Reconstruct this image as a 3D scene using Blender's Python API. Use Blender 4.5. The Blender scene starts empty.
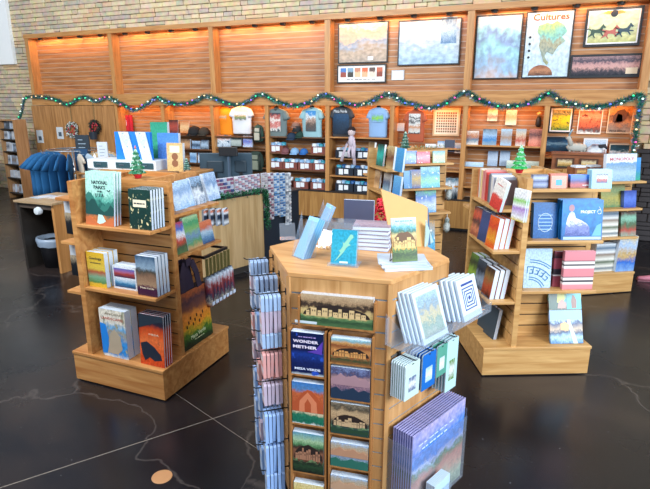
import bpy, math, random
from math import sin, cos, radians, pi, sqrt, atan2
from mathutils import Vector, Matrix
random.seed(7)
S = bpy.context.scene
COL = S.collection
# ------------------------------------------------------------------ camera
F_PX = 525.0; PITCH = radians(15.0); YAW = radians(22.3); EYE = Vector((0, 0, 2.2))
cam_d = bpy.data.cameras.new('camera'); cam = bpy.data.objects.new('camera', cam_d); COL.objects.link(cam)
cam.location = EYE; cam.rotation_euler = (pi / 2 - PITCH, 0, YAW)
cam_d.sensor_fit = 'HORIZONTAL'; cam_d.sensor_width = 36; cam_d.lens = 36 * F_PX / 650; cam_d.clip_start = .05
S.camera = cam
FW = Vector((-sin(YAW) * cos(PITCH), cos(YAW) * cos(PITCH), -sin(PITCH)))
RT = Vector((cos(YAW), sin(YAW), 0)); UP = RT.cross(FW)
def ray(x, y): return FW + RT * ((x - 325) / F_PX) - UP * ((y - 244.5) / F_PX)
def on_z(x, y, z):                                   # where a sight line meets a level plane
    d = ray(x, y); return EYE + d * ((z - EYE.z) / d.z)
class Frame:                                         # a face of a fixture: origin, heading; local y runs into the face
    def __init__(s, x, y, deg): s.o = Vector((x, y, 0)); s.rz = radians(deg); s.u = Vector((cos(s.rz), sin(s.rz), 0)); s.v = Vector((-sin(s.rz), cos(s.rz), 0))
    def uz(s, yl, px, py):
        d = ray(px, py); p0 = s.o + s.v * yl
        t = (p0 - EYE).dot(s.v) / d.dot(s.v); P = EYE + d * t
        return (P - s.o).dot(s.u), P.z
    def w(s, x, y, z=0): return s.o + s.u * x + s.v * y + Vector((0, 0, z))
# ------------------------------------------------------------------ materials
def lin(c):
    if isinstance(c, str):
        c = c.lstrip('#'); c = tuple(int(c[i:i + 2], 16) / 255 for i in (0, 2, 4))
    return tuple(v / 12.92 if v <= .04045 else ((v + .055) / 1.055) ** 2.4 for v in c) + (1,)
MATS = {}
def new_mat(name):
    m = bpy.data.materials.new(name); m.use_nodes = True; nt = m.node_tree
    return m, nt, nt.nodes['Principled BSDF'], nt.nodes.new, nt.links.new
def mat(color, rough=.55, metal=0, name=None, emit=0, var=.08, scale=14):
    k = ('p', color, rough, metal, emit, var)
    if k in MATS: return MATS[k]
    m, nt, b, N, L = new_mat(name or 'plain')
    tc = N('ShaderNodeTexCoord'); n = N('ShaderNodeTexNoise'); n.inputs['Scale'].default_value = scale
    L(tc.outputs['Object'], n.inputs['Vector'])
    mx = N('ShaderNodeMix'); mx.data_type = 'RGBA'
    c = lin(color)
    mx.inputs['A'].default_value = tuple(v * (1 - var) for v in c[:3]) + (1,)
    mx.inputs['B'].default_value = tuple(min(1, v * (1 + var)) for v in c[:3]) + (1,)
    L(n.outputs['Fac'], mx.inputs['Factor']); L(mx.outputs['Result'], b.inputs['Base Color'])
    b.inputs['Roughness'].default_value = rough; b.inputs['Metallic'].default_value = metal
    if emit: b.inputs['Emission Color'].default_value = c; b.inputs['Emission Strength'].default_value = emit
    MATS[k] = m; return m
def wood(name, c1, c2, axis='x', rough=.42, scale=1.0):
    k = ('w', name, axis)
    if k in MATS: return MATS[k]
    m, nt, b, N, L = new_mat(name)
    tc = N('ShaderNodeTexCoord'); mp = N('ShaderNodeMapping')
    s = {'x': (1.2, 14, 14), 'y': (14, 1.2, 14), 'z': (14, 14, 1.0)}[axis]
    mp.inputs['Scale'].default_value = tuple(v * scale for v in s)
    L(tc.outputs['Object'], mp.inputs['Vector'])
    n = N('ShaderNodeTexNoise'); n.inputs['Scale'].default_value = 1.6; n.inputs['Detail'].default_value = 5; n.inputs['Distortion'].default_value = .7
    L(mp.outputs[0], n.inputs['Vector'])
    r = N('ShaderNodeValToRGB'); r.color_ramp.elements[0].position = .3; r.color_ramp.elements[1].position = .72
    r.color_ramp.elements[0].color = lin(c1); r.color_ramp.elements[1].color = lin(c2)
    L(n.outputs['Fac'], r.inputs[0]); L(r.outputs[0], b.inputs['Base Color'])
    b.inputs['Roughness'].default_value = rough
    MATS[k] = m; return m
def pic(name, stops, amp=.35, scale=3.0, rough=.35, blotch=None, direction='y', stretch=(1, 1)):
    """printed picture: bands of colour with ragged edges, read from the face's own UVs"""
    k = ('c', name)
    if k in MATS: return MATS[k]
    m, nt, b, N, L = new_mat(name)
    uv = N('ShaderNodeUVMap'); sep = N('ShaderNodeSeparateXYZ'); L(uv.outputs[0], sep.inputs[0])
    mp = N('ShaderNodeMapping'); mp.inputs['Scale'].default_value = (stretch[0], stretch[1], 1); mp.inputs['Location'].default_value = (random.random() * 9, random.random() * 9, 0)
    L(uv.outputs[0], mp.inputs[0])
    n = N('ShaderNodeTexNoise'); n.inputs['Scale'].default_value = scale; n.inputs['Detail'].default_value = 4
    L(mp.outputs[0], n.inputs['Vector'])
    a = N('ShaderNodeMath'); a.operation = 'MULTIPLY_ADD'; a.inputs[1].default_value = amp
    L(n.outputs['Fac'], a.inputs[0]); L(sep.outputs['X' if direction == 'x' else 'Y'], a.inputs[2])
    s1 = N('ShaderNodeMath'); s1.operation = 'SUBTRACT'; s1.inputs[1].default_value = amp * .5; L(a.outputs[0], s1.inputs[0])
    nf = N('ShaderNodeTexNoise'); nf.inputs['Scale'].default_value = scale * 4.5; nf.inputs['Detail'].default_value = 3; L(mp.outputs[0], nf.inputs['Vector'])
    s2 = N('ShaderNodeMath'); s2.operation = 'MULTIPLY_ADD'; s2.inputs[1].default_value = min(.4, amp * .5); L(nf.outputs['Fac'], s2.inputs[0])
    s3 = N('ShaderNodeMath'); s3.operation = 'SUBTRACT'; s3.inputs[1].default_value = min(.4, amp * .5) * .5; L(s1.outputs[0], s3.inputs[0]); L(s3.outputs[0], s2.inputs[2])
    r = N('ShaderNodeValToRGB'); r.color_ramp.interpolation = 'LINEAR'
    e = r.color_ramp.elements
    while len(e) > 1: e.remove(e[-1])
    e[0].position = stops[0][0]; e[0].color = lin(stops[0][1])
    for p, c in stops[1:]:
        q = e.new(p); q.color = lin(c)
    L(s2.outputs[0], r.inputs[0]); out = r.outputs[0]
    if blotch:
        col, lo, sc = blotch
        n2 = N('ShaderNodeTexNoise'); n2.inputs['Scale'].default_value = sc; n2.inputs['Detail'].default_value = 3; L(mp.outputs[0], n2.inputs['Vector'])
        r2 = N('ShaderNodeValToRGB'); r2.color_ramp.elements[0].position = lo; r2.color_ramp.elements[1].position = lo + .03
        L(n2.outputs['Fac'], r2.inputs[0])
        mx = N('ShaderNodeMix'); mx.data_type = 'RGBA'; L(r2.outputs[0], mx.inputs['Factor']); L(out, mx.inputs['A']); mx.inputs['B'].default_value = lin(col)
        out = mx.outputs['Result']
    if amp > .05:
        rv = N('ShaderNodeMapRange'); rv.inputs['From Min'].default_value = .35; rv.inputs['From Max'].default_value = .65; rv.inputs['To Min'].default_value = .76; rv.inputs['To Max'].default_value = 1.12; L(nf.outputs['Fac'], rv.inputs[0])
        hv = N('ShaderNodeHueSaturation'); L(rv.outputs[0], hv.inputs['Value']); L(out, hv.inputs['Color']); out = hv.outputs[0]
    L(out, b.inputs['Base Color']); b.inputs['Roughness'].default_value = rough
    MATS[k] = m; return m
def clear(name='clear acrylic', tint='#e8f2ff'):
    if name in MATS: return MATS[name]
    m = bpy.data.materials.new(name); m.use_nodes = True; nt = m.node_tree; N = nt.nodes.new; L = nt.links.new
    for n in list(nt.nodes): nt.nodes.remove(n)
    o = N('ShaderNodeOutputMaterial'); t = N('ShaderNodeBsdfTransparent'); t.inputs[0].default_value = (.97, .98, .99, 1)
    g = N('ShaderNodeBsdfGlossy'); g.inputs['Roughness'].default_value = .06; g.inputs[0].default_value = lin(tint)
    d = N('ShaderNodeBsdfDiffuse'); d.inputs[0].default_value = lin(tint)
    lw = N('ShaderNodeLayerWeight'); lw.inputs[0].default_value = .5; fp = N('ShaderNodeMath'); fp.operation = 'POWER'; fp.inputs[1].default_value = 3.5; L(lw.outputs['Facing'], fp.inputs[0]); f = N('ShaderNodeMath'); f.operation = 'MULTIPLY_ADD'; f.inputs[1].default_value = .45; f.inputs[2].default_value = .04; L(fp.outputs[0], f.inputs[0])
    m1 = N('ShaderNodeMixShader'); m1.inputs[0].default_value = .07; L(t.outputs[0], m1.inputs[1]); L(d.outputs[0], m1.inputs[2])
    m2 = N('ShaderNodeMixShader'); L(f.outputs[0], m2.inputs[0]); L(m1.outputs[0], m2.inputs[1]); L(g.outputs[0], m2.inputs[2]); L(m2.outputs[0], o.inputs[0])
    MATS[name] = m; return m
# ------------------------------------------------------------------ mesh builder
class MB:
    def __init__(s): s.v = []; s.f = []; s.m = []; s.uv = []
    def face(s, idx, mi=0, uv=None): s.f.append(tuple(idx)); s.m.append(mi); s.uv.append(uv or [(0, 0)] * len(idx))
    def box(s, x0, x1, y0, y1, z0, z1, mi=0, front=None, M=None):
        b = len(s.v)
        P = [(x0, y0, z0), (x1, y0, z0), (x1, y1, z0), (x0, y1, z0), (x0, y0, z1), (x1, y0, z1), (x1, y1, z1), (x0, y1, z1)]
        if M is not None: P = [tuple(M @ Vector(p)) for p in P]
        s.v += P; q = [(0, 0), (1, 0), (1, 1), (0, 1)]
        s.face((b, b + 1, b + 5, b + 4), mi if front is None else front, q)
        s.face((b + 1, b + 2, b + 6, b + 5), mi, q); s.face((b + 2, b + 3, b + 7, b + 6), mi, q); s.face((b + 3, b, b + 4, b + 7), mi, q)
        s.face((b + 4, b + 5, b + 6, b + 7), mi, q); s.face((b + 3, b + 2, b + 1, b), mi, q)
        return s
    def prism(s, poly, y0, y1, mi=0, front=None, M=None):      # outline in x,z pulled through y
        n = len(poly); b = len(s.v)
        xs = [p[0] for p in poly]; zs = [p[1] for p in poly]; x0, x1, z0, z1 = min(xs), max(xs), min(zs), max(zs)
        P = [(x, y0, z) for x, z in poly] + [(x, y1, z) for x, z in poly]
        if M is not None: P = [tuple(M @ Vector(p)) for p in P]
        s.v += P; uv = [((x - x0) / (x1 - x0 + 1e-9), (z - z0) / (z1 - z0 + 1e-9)) for x, z in poly]
        s.face(range(b, b + n), mi if front is None else front, uv); s.face(range(b + 2 * n - 1, b + n - 1, -1), mi, uv[::-1])
        for i in range(n):
            j = (i + 1) % n; s.face((b + j, b + i, b + n + i, b + n + j), mi)
        return s
    def hprism(s, poly, z0, z1, mi=0):                          # outline in x,y pulled through z
        n = len(poly); b = len(s.v)
        s.v += [(x, y, z0) for x, y in poly] + [(x, y, z1) for x, y in poly]
        s.face(range(b + n - 1, b - 1, -1), mi); s.face(range(b + n, b + 2 * n), mi)
        for i in range(n):
            j = (i + 1) % n; s.face((b + i, b + j, b + n + j, b + n + i), mi)
        return s
    def loft(s, rings, mi=0, caps=True, uv=False):
        b = len(s.v); n = len(rings[0])
        for r in rings: s.v += [tuple(p) for p in r]
        K = len(rings)
        for k in range(K - 1):
            for i in range(n):
                j = (i + 1) % n
                s.face((b + k * n + i, b + k * n + j, b + (k + 1) * n + j, b + (k + 1) * n + i), mi, [(i / n, k / (K - 1)), ((i + 1) / n, k / (K - 1)), ((i + 1) / n, (k + 1) / (K - 1)), (i / n, (k + 1) / (K - 1))])
        if caps:
            s.face(range(b + n - 1, b - 1, -1), mi); s.face(range(b + (K - 1) * n, b + K * n), mi)
        return s
    def lathe(s, prof, c=(0, 0, 0), n=16, mi=0):
        return s.loft([[(c[0] + r * cos(2 * pi * i / n), c[1] + r * sin(2 * pi * i / n), c[2] + z) for i in range(n)] for r, z in prof], mi)
    def tube(s, pts, r, n=6, mi=0):
        pts = [Vector(p) for p in pts]; rings = []
        for i, p in enumerate(pts):
            d = (pts[min(i + 1, len(pts) - 1)] - pts[max(i - 1, 0)]).normalized()
            a = d.cross(Vector((0, 0, 1)) if abs(d.z) < .9 else Vector((1, 0, 0))).normalized(); c = a.cross(d)
            rr = r[i] if isinstance(r, (list, tuple)) else r
            rings.append([p + a * cos(-2 * pi * k / n) * rr + c * sin(-2 * pi * k / n) * rr for k in range(n)])
        return s.loft(rings, mi)
    def data(s, name, mats, smooth=False):
        me = bpy.data.meshes.new(name); me.from_pydata(s.v, [], s.f)
        for m in mats: me.materials.append(m)
        me.polygons.foreach_set('material_index', s.m)
        u = me.uv_layers.new(name='UVMap'); flat = [c for f in s.uv for p in f for c in p]; u.data.foreach_set('uv', flat)
        if smooth: me.polygons.foreach_set('use_smooth', [True] * len(s.f))
        me.update(); return me
    def build(s, name, mats, parent=None, smooth=False, loc=None, rot=None):
        if not isinstance(mats, (list, tuple)): mats = [mats]
        return link(name, s.data(name, mats, smooth), parent, loc, rot)
def link(name, data, parent=None, loc=None, rot=None):
    o = bpy.data.objects.new(name, data); COL.objects.link(o)
    if parent: o.parent = parent
    if loc is not None: o.location = loc
    if rot is not None: o.rotation_euler = rot
    return o
USED = {}
def tag(o, label, cat, group=None):
    o['label'] = label; o['category'] = cat
    if group: o['group'] = group
    return o
def thing(name, label, cat, loc=(0, 0, 0), rz=0, group=None, rot=None):
    o = link(name, None, None, loc, rot or (0, 0, rz)); o.empty_display_size = .1
    return tag(o, label, cat, group)
def struct(o): o['kind'] = 'structure'; return o
def bev(o, w=.004, n=2):
    m = o.modifiers.new('bevel', 'BEVEL'); m.width = w; m.segments = n; m.limit_method = 'ANGLE'; return o
def text(s, size, m, parent, loc, name='lettering', depth=.0006, rot=(pi / 2, 0, 0), width=None, align='CENTER', bold=0):
    if s == '~':                                                    # a line of print too small to read: short dashes
        g = MB(); W_ = width or .1; n = 7
        for i in range(n): g.box(-W_ / 2 + W_ * i / n, -W_ / 2 + W_ * (i + (.8, .55, .85, .7)[i % 4]) / n, -.0008, 0, -size * .22, size * .22)
        return g.build('print_line', m, parent, loc=loc)
    c = bpy.data.curves.new(name, 'FONT'); c.body = s; c.size = size; c.extrude = depth; c.align_x = align; c.align_y = 'CENTER'; c.offset = bold; c.resolution_u = 2
    t = bpy.data.objects.new(name, c); COL.objects.link(t)
    dg = bpy.context.evaluated_depsgraph_get(); dg.update()
    me = bpy.data.meshes.new_from_object(t.evaluated_get(dg)); me.name = name
    bpy.data.objects.remove(t)
    me.materials.clear(); me.materials.append(m)
    if width:
        xs = [v.co.x for v in me.vertices]; W = max(xs) - min(xs) if xs else 1
        k = width / W
        for v in me.vertices: v.co.x *= k
    return link(name, me, parent, loc, rot)
ORD = ['front', 'second', 'third', 'fourth', 'fifth', 'sixth', 'seventh', 'eighth', 'ninth', 'tenth', 'eleventh', 'twelfth']
ORL = ['leftmost', 'second', 'third', 'fourth', 'fifth', 'sixth', 'seventh', 'eighth', 'ninth', 'tenth', 'eleventh', 'twelfth', 'thirteenth', 'fourteenth', 'fifteenth']
def ordl(i, n, where): return ('%s %s' % ('leftmost' if i == 0 else 'rightmost' if i == n - 1 else ORL[i] + ' from the left', where))
PAGE = pic('page edges', [(0, '#c9dcf0'), (1, '#e4eef8')], .2, 30, .6)
WHITE = mat('#e6edf2', .5); BLACK = mat('#14161a', .45); STEEL = mat('#aab4bd', .3, .9, var=.03); INK = mat('#1b2a38', .5); CREAM = mat('#efe3c4', .5)
# ------------------------------------------------------------------ books and boxes
BK = {}
def book(label, cat, w, h, t, m, fr, x, y, z, tilt=0, turn=0, roll=0, group=None, name='book', parts=True, page=None, spine=None):
    """hard or soft cover facing local -y, base centre at its front edge"""
    page = page or PAGE; spine = spine or m
    key = (name, round(w, 4), round(h, 4), round(t, 4), m.name, spine.name, parts, page.name)
    if key not in BK:
        b = .0022 if t > .008 else t * .2
        c = MB()
        if parts:
            c.box(-w / 2, w / 2, 0, b, 0, h, 1, front=0).box(-w / 2, w / 2, t - b, t, 0, h, 1).box(-w / 2, -w / 2 + b, b, t - b, 0, h, 1)
            p = MB().box(-w / 2 + b, w / 2 - .002, b, t - b, .002, h - .002)
            BK[key] = (c.data(name, [m, spine]), p.data('pages', [page]))
        else:
            c.box(-w / 2, w / 2, 0, t, 0, h, 1, front=0); BK[key] = (c.data(name, [m, page]), None)
    cd, pd = BK[key]
    o = link(name, cd, None, fr.w(x, y, z), (-radians(tilt), radians(roll), fr.rz + radians(turn)))
    tag(o, label, cat, group)
    if pd: link('pages', pd, o)
    return o
def stack(desc, where, fr, yl, x0, x1, yt, yb, n, t, m, zs=None, gap=.002, tilt=8, turn=0, roll=0, cat='book', name='book', parts=True, page=None, spine=None, h=None, w=None, shift=0):
    """n copies one behind another; the front one spans the given sight lines on the plane at depth yl"""
    ym = (yt + yb) / 2
    a, z0 = fr.uz(yl, x0, yb); b, _ = fr.uz(yl, x1, yb); _, zt = fr.uz(yl, (x0 + x1) / 2, yt)
    if zs is None: zs = fr.uz(yl, (x0 + x1) / 2, yb)[1]
    w = w or abs(b - a) / max(.5, cos(radians(turn))); h = h or (zt - zs) / cos(radians(tilt)); out = []
    for i in range(n):
        lab = ('%s %s' % (desc, where)).strip() if n == 1 else ('%s copy of the %s %s' % (ORD[i], desc, where)).strip()
        if len(lab.split()) > 16: lab = '%s %s %s' % (ORD[i], desc, where)
        if len(lab.split()) > 16: lab = '%s %s' % (ORD[i], desc)
        o = book(lab, cat, w, h, t, m, fr, (a + b) / 2 + i * shift, yl + i * (t + gap), zs + sin(radians(tilt)) * 0, tilt, turn, roll, ('copies of the ' + desc) if n > 1 else None, name, parts, page, spine)
        out.append(o)
    out[0]['_w'] = w; out[0]['_h'] = h
    W, H = w, h
    del out[0]['_w']; del out[0]['_h']
    return out[0], W, H
def shape(o, pts, w, h, m, name, d=-.0012):                       # flat printed shape on a cover, in fractions of it
    return MB().prism([(x * w, z * h) for x, z in pts], d, 0).build(name, m, o)
def ridge(o, w, h, base, tops, m, name='ridge_picture', d=-.0012):
    n = len(tops); return shape(o, [(-.5, base), (.5, base)] + [(.5 - i / (n - 1), t) for i, t in enumerate(tops)], w, h, m, name, d)
def dwellings(o, w, h, z0=.3, dark='#2c201c', stone='#d8b984', bush='#4f7248', seed=1, span=.42):
    r = random.Random(seed); n = 13
    shape(o, [(-span * 1.1, z0), (span * 1.1, z0)] + [(span * 1.1 * cos(pi * i / 12), z0 + .34 * sin(pi * i / 12) + r.uniform(-.02, .02)) for i in range(13)], w, h, mat(dark, .5), 'alcove_picture', -.0008)
    g = MB(); x = -span
    while x < span - .03:
        ww = r.uniform(.04, .09); hh = r.uniform(.10, .26); g.box(x * w, (x + ww) * w, -.0014, 0, (z0 - .04) * h, (z0 + hh) * h, 0)
        for q in range(2): g.box((x + ww * (.25 + .4 * q)) * w, (x + ww * (.4 + .4 * q)) * w, -.0018, -.0014, (z0 + hh * .45) * h, (z0 + hh * .7) * h, 1)
        x += ww + r.uniform(.0, .02)
    g.build('dwelling_picture', [mat(stone, .5), mat(dark, .5)], o)
    k = MB(); b = [(-.5, .0), (.5, 0), (.5, z0)] + [(.5 - i / 16, z0 - .05 + r.uniform(-.07, .05)) for i in range(1, 16)] + [(-.5, z0)]
    k.prism([(x * w, max(.0, z) * h) for x, z in b], -.0022, 0).build('bush_picture', pic('bushes ' + bush, [(0, bush), (.5, '#2f4a30'), (.7, bush), (1, '#7f9a68')], .9, 9), o)
# ------------------------------------------------------------------ room
concrete, nt, b, N, L = new_mat('polished dark concrete')
tc = N('ShaderNodeTexCoord'); n1 = N('ShaderNodeTexNoise'); n1.inputs['Scale'].default_value = .7; n1.inputs['Detail'].default_value = 8; n1.inputs['Distortion'].default_value = .6
L(tc.outputs['Object'], n1.inputs['Vector'])
r = N('ShaderNodeValToRGB'); e = r.color_ramp.elements; e[0].position = .32; e[0].color = lin('#0e0e12'); e[1].position = .75; e[1].color = lin('#352c28')
q = e.new(.5); q.color = lin('#1a191d'); L(n1.outputs['Fac'], r.inputs[0])
vo = N('ShaderNodeTexVoronoi'); vo.feature = 'DISTANCE_TO_EDGE'; vo.inputs['Scale'].default_value = .55
n3 = N('ShaderNodeTexNoise'); n3.inputs['Scale'].default_value = 1.2; n3.inputs['Detail'].default_value = 6
va = N('ShaderNodeVectorMath'); va.operation = 'MULTIPLY_ADD'; va.inputs[1].default_value = (1.1, 1.1, 0)
L(tc.outputs['Object'], n3.inputs['Vector']); L(n3.outputs['Color'], va.inputs[0]); L(tc.outputs['Object'], va.inputs[2]); L(va.outputs[0], vo.inputs['Vector'])
r3 = N('ShaderNodeValToRGB'); r3.color_ramp.elements[0].color = (.2, .2, .2, 1); r3.color_ramp.elements[1].color = (0, 0, 0, 1); r3.color_ramp.elements[1].position = .007; L(vo.outputs['Distance'], r3.inputs[0])
mx = N('ShaderNodeMix'); mx.data_type = 'RGBA'; L(r3.outputs[0], mx.inputs['Factor']); L(r.outputs[0], mx.inputs['A']); mx.inputs['B'].default_value = lin('#8a7f78')
n4 = N('ShaderNodeTexNoise'); n4.inputs['Scale'].default_value = 45; L(tc.outputs['Object'], n4.inputs['Vector'])
r4 = N('ShaderNodeValToRGB'); r4.color_ramp.elements[0].position = .72; r4.color_ramp.elements[1].position = .78; r4.color_ramp.elements[1].color = (.12, .12, .12, 1); L(n4.outputs['Fac'], r4.inputs[0])
ad = N('ShaderNodeMix'); ad.data_type = 'RGBA'; ad.blend_type = 'ADD'; ad.inputs['Factor'].default_value = 1; L(mx.outputs['Result'], ad.inputs['A']); L(r4.outputs[0], ad.inputs['B'])
L(ad.outputs['Result'], b.inputs['Base Color'])
mr = N('ShaderNodeMapRange'); mr.inputs['To Min'].default_value = .16; mr.inputs['To Max'].default_value = .36; L(n3.outputs['Fac'], mr.inputs[0]); L(mr.outputs[0], b.inputs['Roughness'])
struct(MB().box(-14, 6, -3, 10.6, -.1, 0).build('floor', concrete))
joint = mat('#8d8377', .5)
def floor_line(x0, y0, x1, y1, w=.006):
    a = on_z(x0, y0, 0); c = on_z(x1, y1, 0); d = (c - a).normalized(); a = a - d * 1.0; p = Vector((-d.y, d.x, 0)) * w / 2
    g = MB(); g.hprism([(a - p)[:2], (c - p)[:2], (c + p)[:2], (a + p)[:2]], .0004, .0012); return struct(g.build('trim_1', joint))
floor_line(0, 488, 258, 404)
floor_line(222, 425, 262, 452, .003)['kind'] = 'structure'
dr = on_z(162, 477, 0)
tag(bev(MB().lathe([(.062, 0), (.062, .004), (.055, .006), (0.001, .006)], n=32).build('floor_plug', mat('#b8865a', .5), loc=dr), .001), 'round tan floor plug set in the dark concrete', 'floor plug')
# stone wall of real stones
st, nt, b, N, L = new_mat('ashlar stone'); at = N('ShaderNodeAttribute'); at.attribute_name = 'tone'
r = N('ShaderNodeValToRGB'); e = r.color_ramp.elements; e[0].position = 0; e[0].color = lin('#b3aa9a'); e[1].position = 1; e[1].color = lin('#cdaa78')
for p, c in ((.25, '#c0b094'), (.5, '#cdb88f'), (.75, '#dbc69c')): q = e.new(p); q.color = lin(c)
tc = N('ShaderNodeTexCoord'); n = N('ShaderNodeTexNoise'); n.inputs['Scale'].default_value = 9; n.inputs['Detail'].default_value = 6; L(tc.outputs['Object'], n.inputs['Vector'])
mx = N('ShaderNodeMix'); mx.data_type = 'RGBA'; mx.blend_type = 'OVERLAY'; mx.inputs['Factor'].default_value = .55; L(at.outputs['Fac'], r.inputs[0]); L(r.outputs[0], mx.inputs['A']); L(n.outputs['Color'], mx.inputs['B'])
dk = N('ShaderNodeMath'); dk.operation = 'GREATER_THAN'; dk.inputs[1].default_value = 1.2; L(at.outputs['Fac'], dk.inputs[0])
mz = N('ShaderNodeMix'); mz.data_type = 'RGBA'; L(dk.outputs[0], mz.inputs['Factor']); L(mx.outputs['Result'], mz.inputs['A']); mz.inputs['B'].default_value = lin('#3a3638')  # shade on the low stones at the right end, painted in as dark colour
hs = N('ShaderNodeHueSaturation'); hs.inputs['Saturation'].default_value = .85; L(mz.outputs['Result'], hs.inputs['Color'])
L(hs.outputs[0], b.inputs['Base Color']); b.inputs['Roughness'].default_value = .85
bm = N('ShaderNodeBump'); bm.inputs['Strength'].default_value = .6; bm.inputs['Distance'].default_value = .02; L(n.outputs['Fac'], bm.inputs['Height']); L(bm.outputs[0], b.inputs['Normal'])
g = MB(); tones = []; z = 0; rs = random.Random(3)
while z < 6.2:
    hh = rs.choice([.07, .09, .11, .14, .1]); x = -14 - rs.random() * .4
    while x < 6:
        ww = rs.uniform(.16, .58); vis = x + ww < -11.1 or x > 1.0 or z + hh > 3.6
        if vis:
            o = rs.uniform(0, .025); t = rs.random(); k = 2 if hh > .12 and rs.random() < .35 else 1
            for j in range(k):
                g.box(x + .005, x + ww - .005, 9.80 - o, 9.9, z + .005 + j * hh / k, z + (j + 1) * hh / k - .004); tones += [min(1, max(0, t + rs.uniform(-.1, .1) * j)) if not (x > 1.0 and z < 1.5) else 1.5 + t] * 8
        x += ww
    z += hh
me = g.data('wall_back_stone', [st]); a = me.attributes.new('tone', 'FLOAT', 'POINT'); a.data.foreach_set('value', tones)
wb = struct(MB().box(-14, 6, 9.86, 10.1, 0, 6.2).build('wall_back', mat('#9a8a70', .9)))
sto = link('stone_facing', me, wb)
m_ = sto.modifiers.new('bevel', 'BEVEL'); m_.width = .008; m_.segments = 1
struct(MB().box(-14.2, -14, -3, 10.1, 0, 6.2).build('wall_left', mat('#b8b4a8', .85)))
# white soffit top left
fW = Frame(0, 9.4, 0)
u, z = Frame(0, 9.7, 0).uz(0, 14, 64)
struct(MB().box(u - 3.2, u, 9.7, 9.79, z, 6.2).build('trim_2', mat('#f2f8fa', .8, var=.02)))
# ------------------------------------------------------------------ wall cabinetry
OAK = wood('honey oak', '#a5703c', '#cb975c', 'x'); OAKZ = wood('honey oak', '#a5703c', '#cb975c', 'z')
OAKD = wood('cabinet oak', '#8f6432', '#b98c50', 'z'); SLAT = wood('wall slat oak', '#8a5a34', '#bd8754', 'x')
RAIL = mat('#b5a28e', .4, .1, name='slat rail', var=.03); DARK = mat('#1a1613', .7)
wall_unit = struct(link('trim_3', None, None, (0, 0, 0)))
def wpart(mb, name, m): return mb.build(name, m, wall_unit)
PX = [-11.36, -8.87, -6.3, -3.81, -1.29, 1.3]
def slats(x0, x1, z0, z1, y, pitch=.1, gap=.014):
    g = MB(); g.box(x0, x1, y + .012, y + .03, z0, z1, 1); z = z0
    while z < z1 - .02:
        g.box(x0, x1, y, y + .014, z + gap, min(z + pitch, z1), 0)
        g.box(x0, x1, y + .004, y + .012, z, z + gap, 1); z += pitch
    return g
wpart(MB().box(-11.42, 1.36, 9.38, 9.8, 3.66, 3.75), 'top_trim', OAK)
wpart(MB().box(-11.42, 1.36, 9.38, 9.8, 2.17, 2.41), 'beam', OAK)
for i, x in enumerate(PX): wpart(MB().box(x - .055, x + .055, 9.4, 9.78, 2.41, 3.66), 'upper_post', OAKZ)
for i in range(5): wpart(slats(PX[i] + .055, PX[i + 1] - .055, 2.41, 3.66, 9.62), 'upper_slat_panel', [SLAT, RAIL])
LPX = [-8.89, -7.62, -6.37, -5.1, -3.81, -2.56, -1.28, 0.0, 1.3]
for x in LPX: wpart(MB().box(x - .04, x + .04, 9.4, 9.78, .56, 2.17), 'lower_post', OAKZ)
for i in range(8): wpart(slats(LPX[i] + .04, LPX[i + 1] - .04, .56, 2.17, 9.74, .085), 'lower_slat_panel', [SLAT, RAIL])
wpart(MB().box(-8.93, 1.34, 9.40, 9.78, .04, .54), 'base_cabinet', OAKD)
wpart(MB().box(-8.93, 1.34, 9.385, 9.78, .54, .565), 'base_top', mat('#2a2320', .5))
wpart(MB().box(-8.93, 1.34, 9.44, 9.78, 0, .04), 'toe_kick', BLACK)
for i in range(8):
    for x in (LPX[i] + .635,): wpart(MB().box(x - .004, x + .004, 9.392, 9.4, .05, .53), 'door_gap', DARK)
# tall board doors at the left
dg = MB(); x = -11.5; k = 0
while x < -8.94:
    dg.box(x + .003, min(x + .32, -8.93) - .003, 9.4, 9.78, .02, 2.16); x += .32
wpart(dg, 'board_door', wood('board door oak', '#96683a', '#c4905a', 'z'))
SH = {0: (1.50,), 1: (1.56, 1.27, .98), 2: (1.56, 1.30, .95), 3: (1.58, 1.26, .94), 4: (1.60, 1.20, .87), 5: (1.45, 1.06, .8), 6: (1.52, 1.14, .8), 7: (1.36, 1.05, .8)}
for i, zs in SH.items():
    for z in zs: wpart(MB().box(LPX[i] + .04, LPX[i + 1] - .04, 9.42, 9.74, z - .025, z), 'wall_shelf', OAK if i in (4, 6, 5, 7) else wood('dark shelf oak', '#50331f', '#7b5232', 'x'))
for i in range(5):                                               # little lamp housings under the top trim
    for k in range(4):
        x = PX[i] + .35 + k * .6; lp = MB().lathe([(.05, -.04), (.06, 0)], n=12).build('recessed_lamp', BLACK, None, loc=(x, 9.5, 3.66)); tag(lp, 'small dark recessed lamp under the top trim', 'lamp', 'recessed lamps under the top trim')
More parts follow.
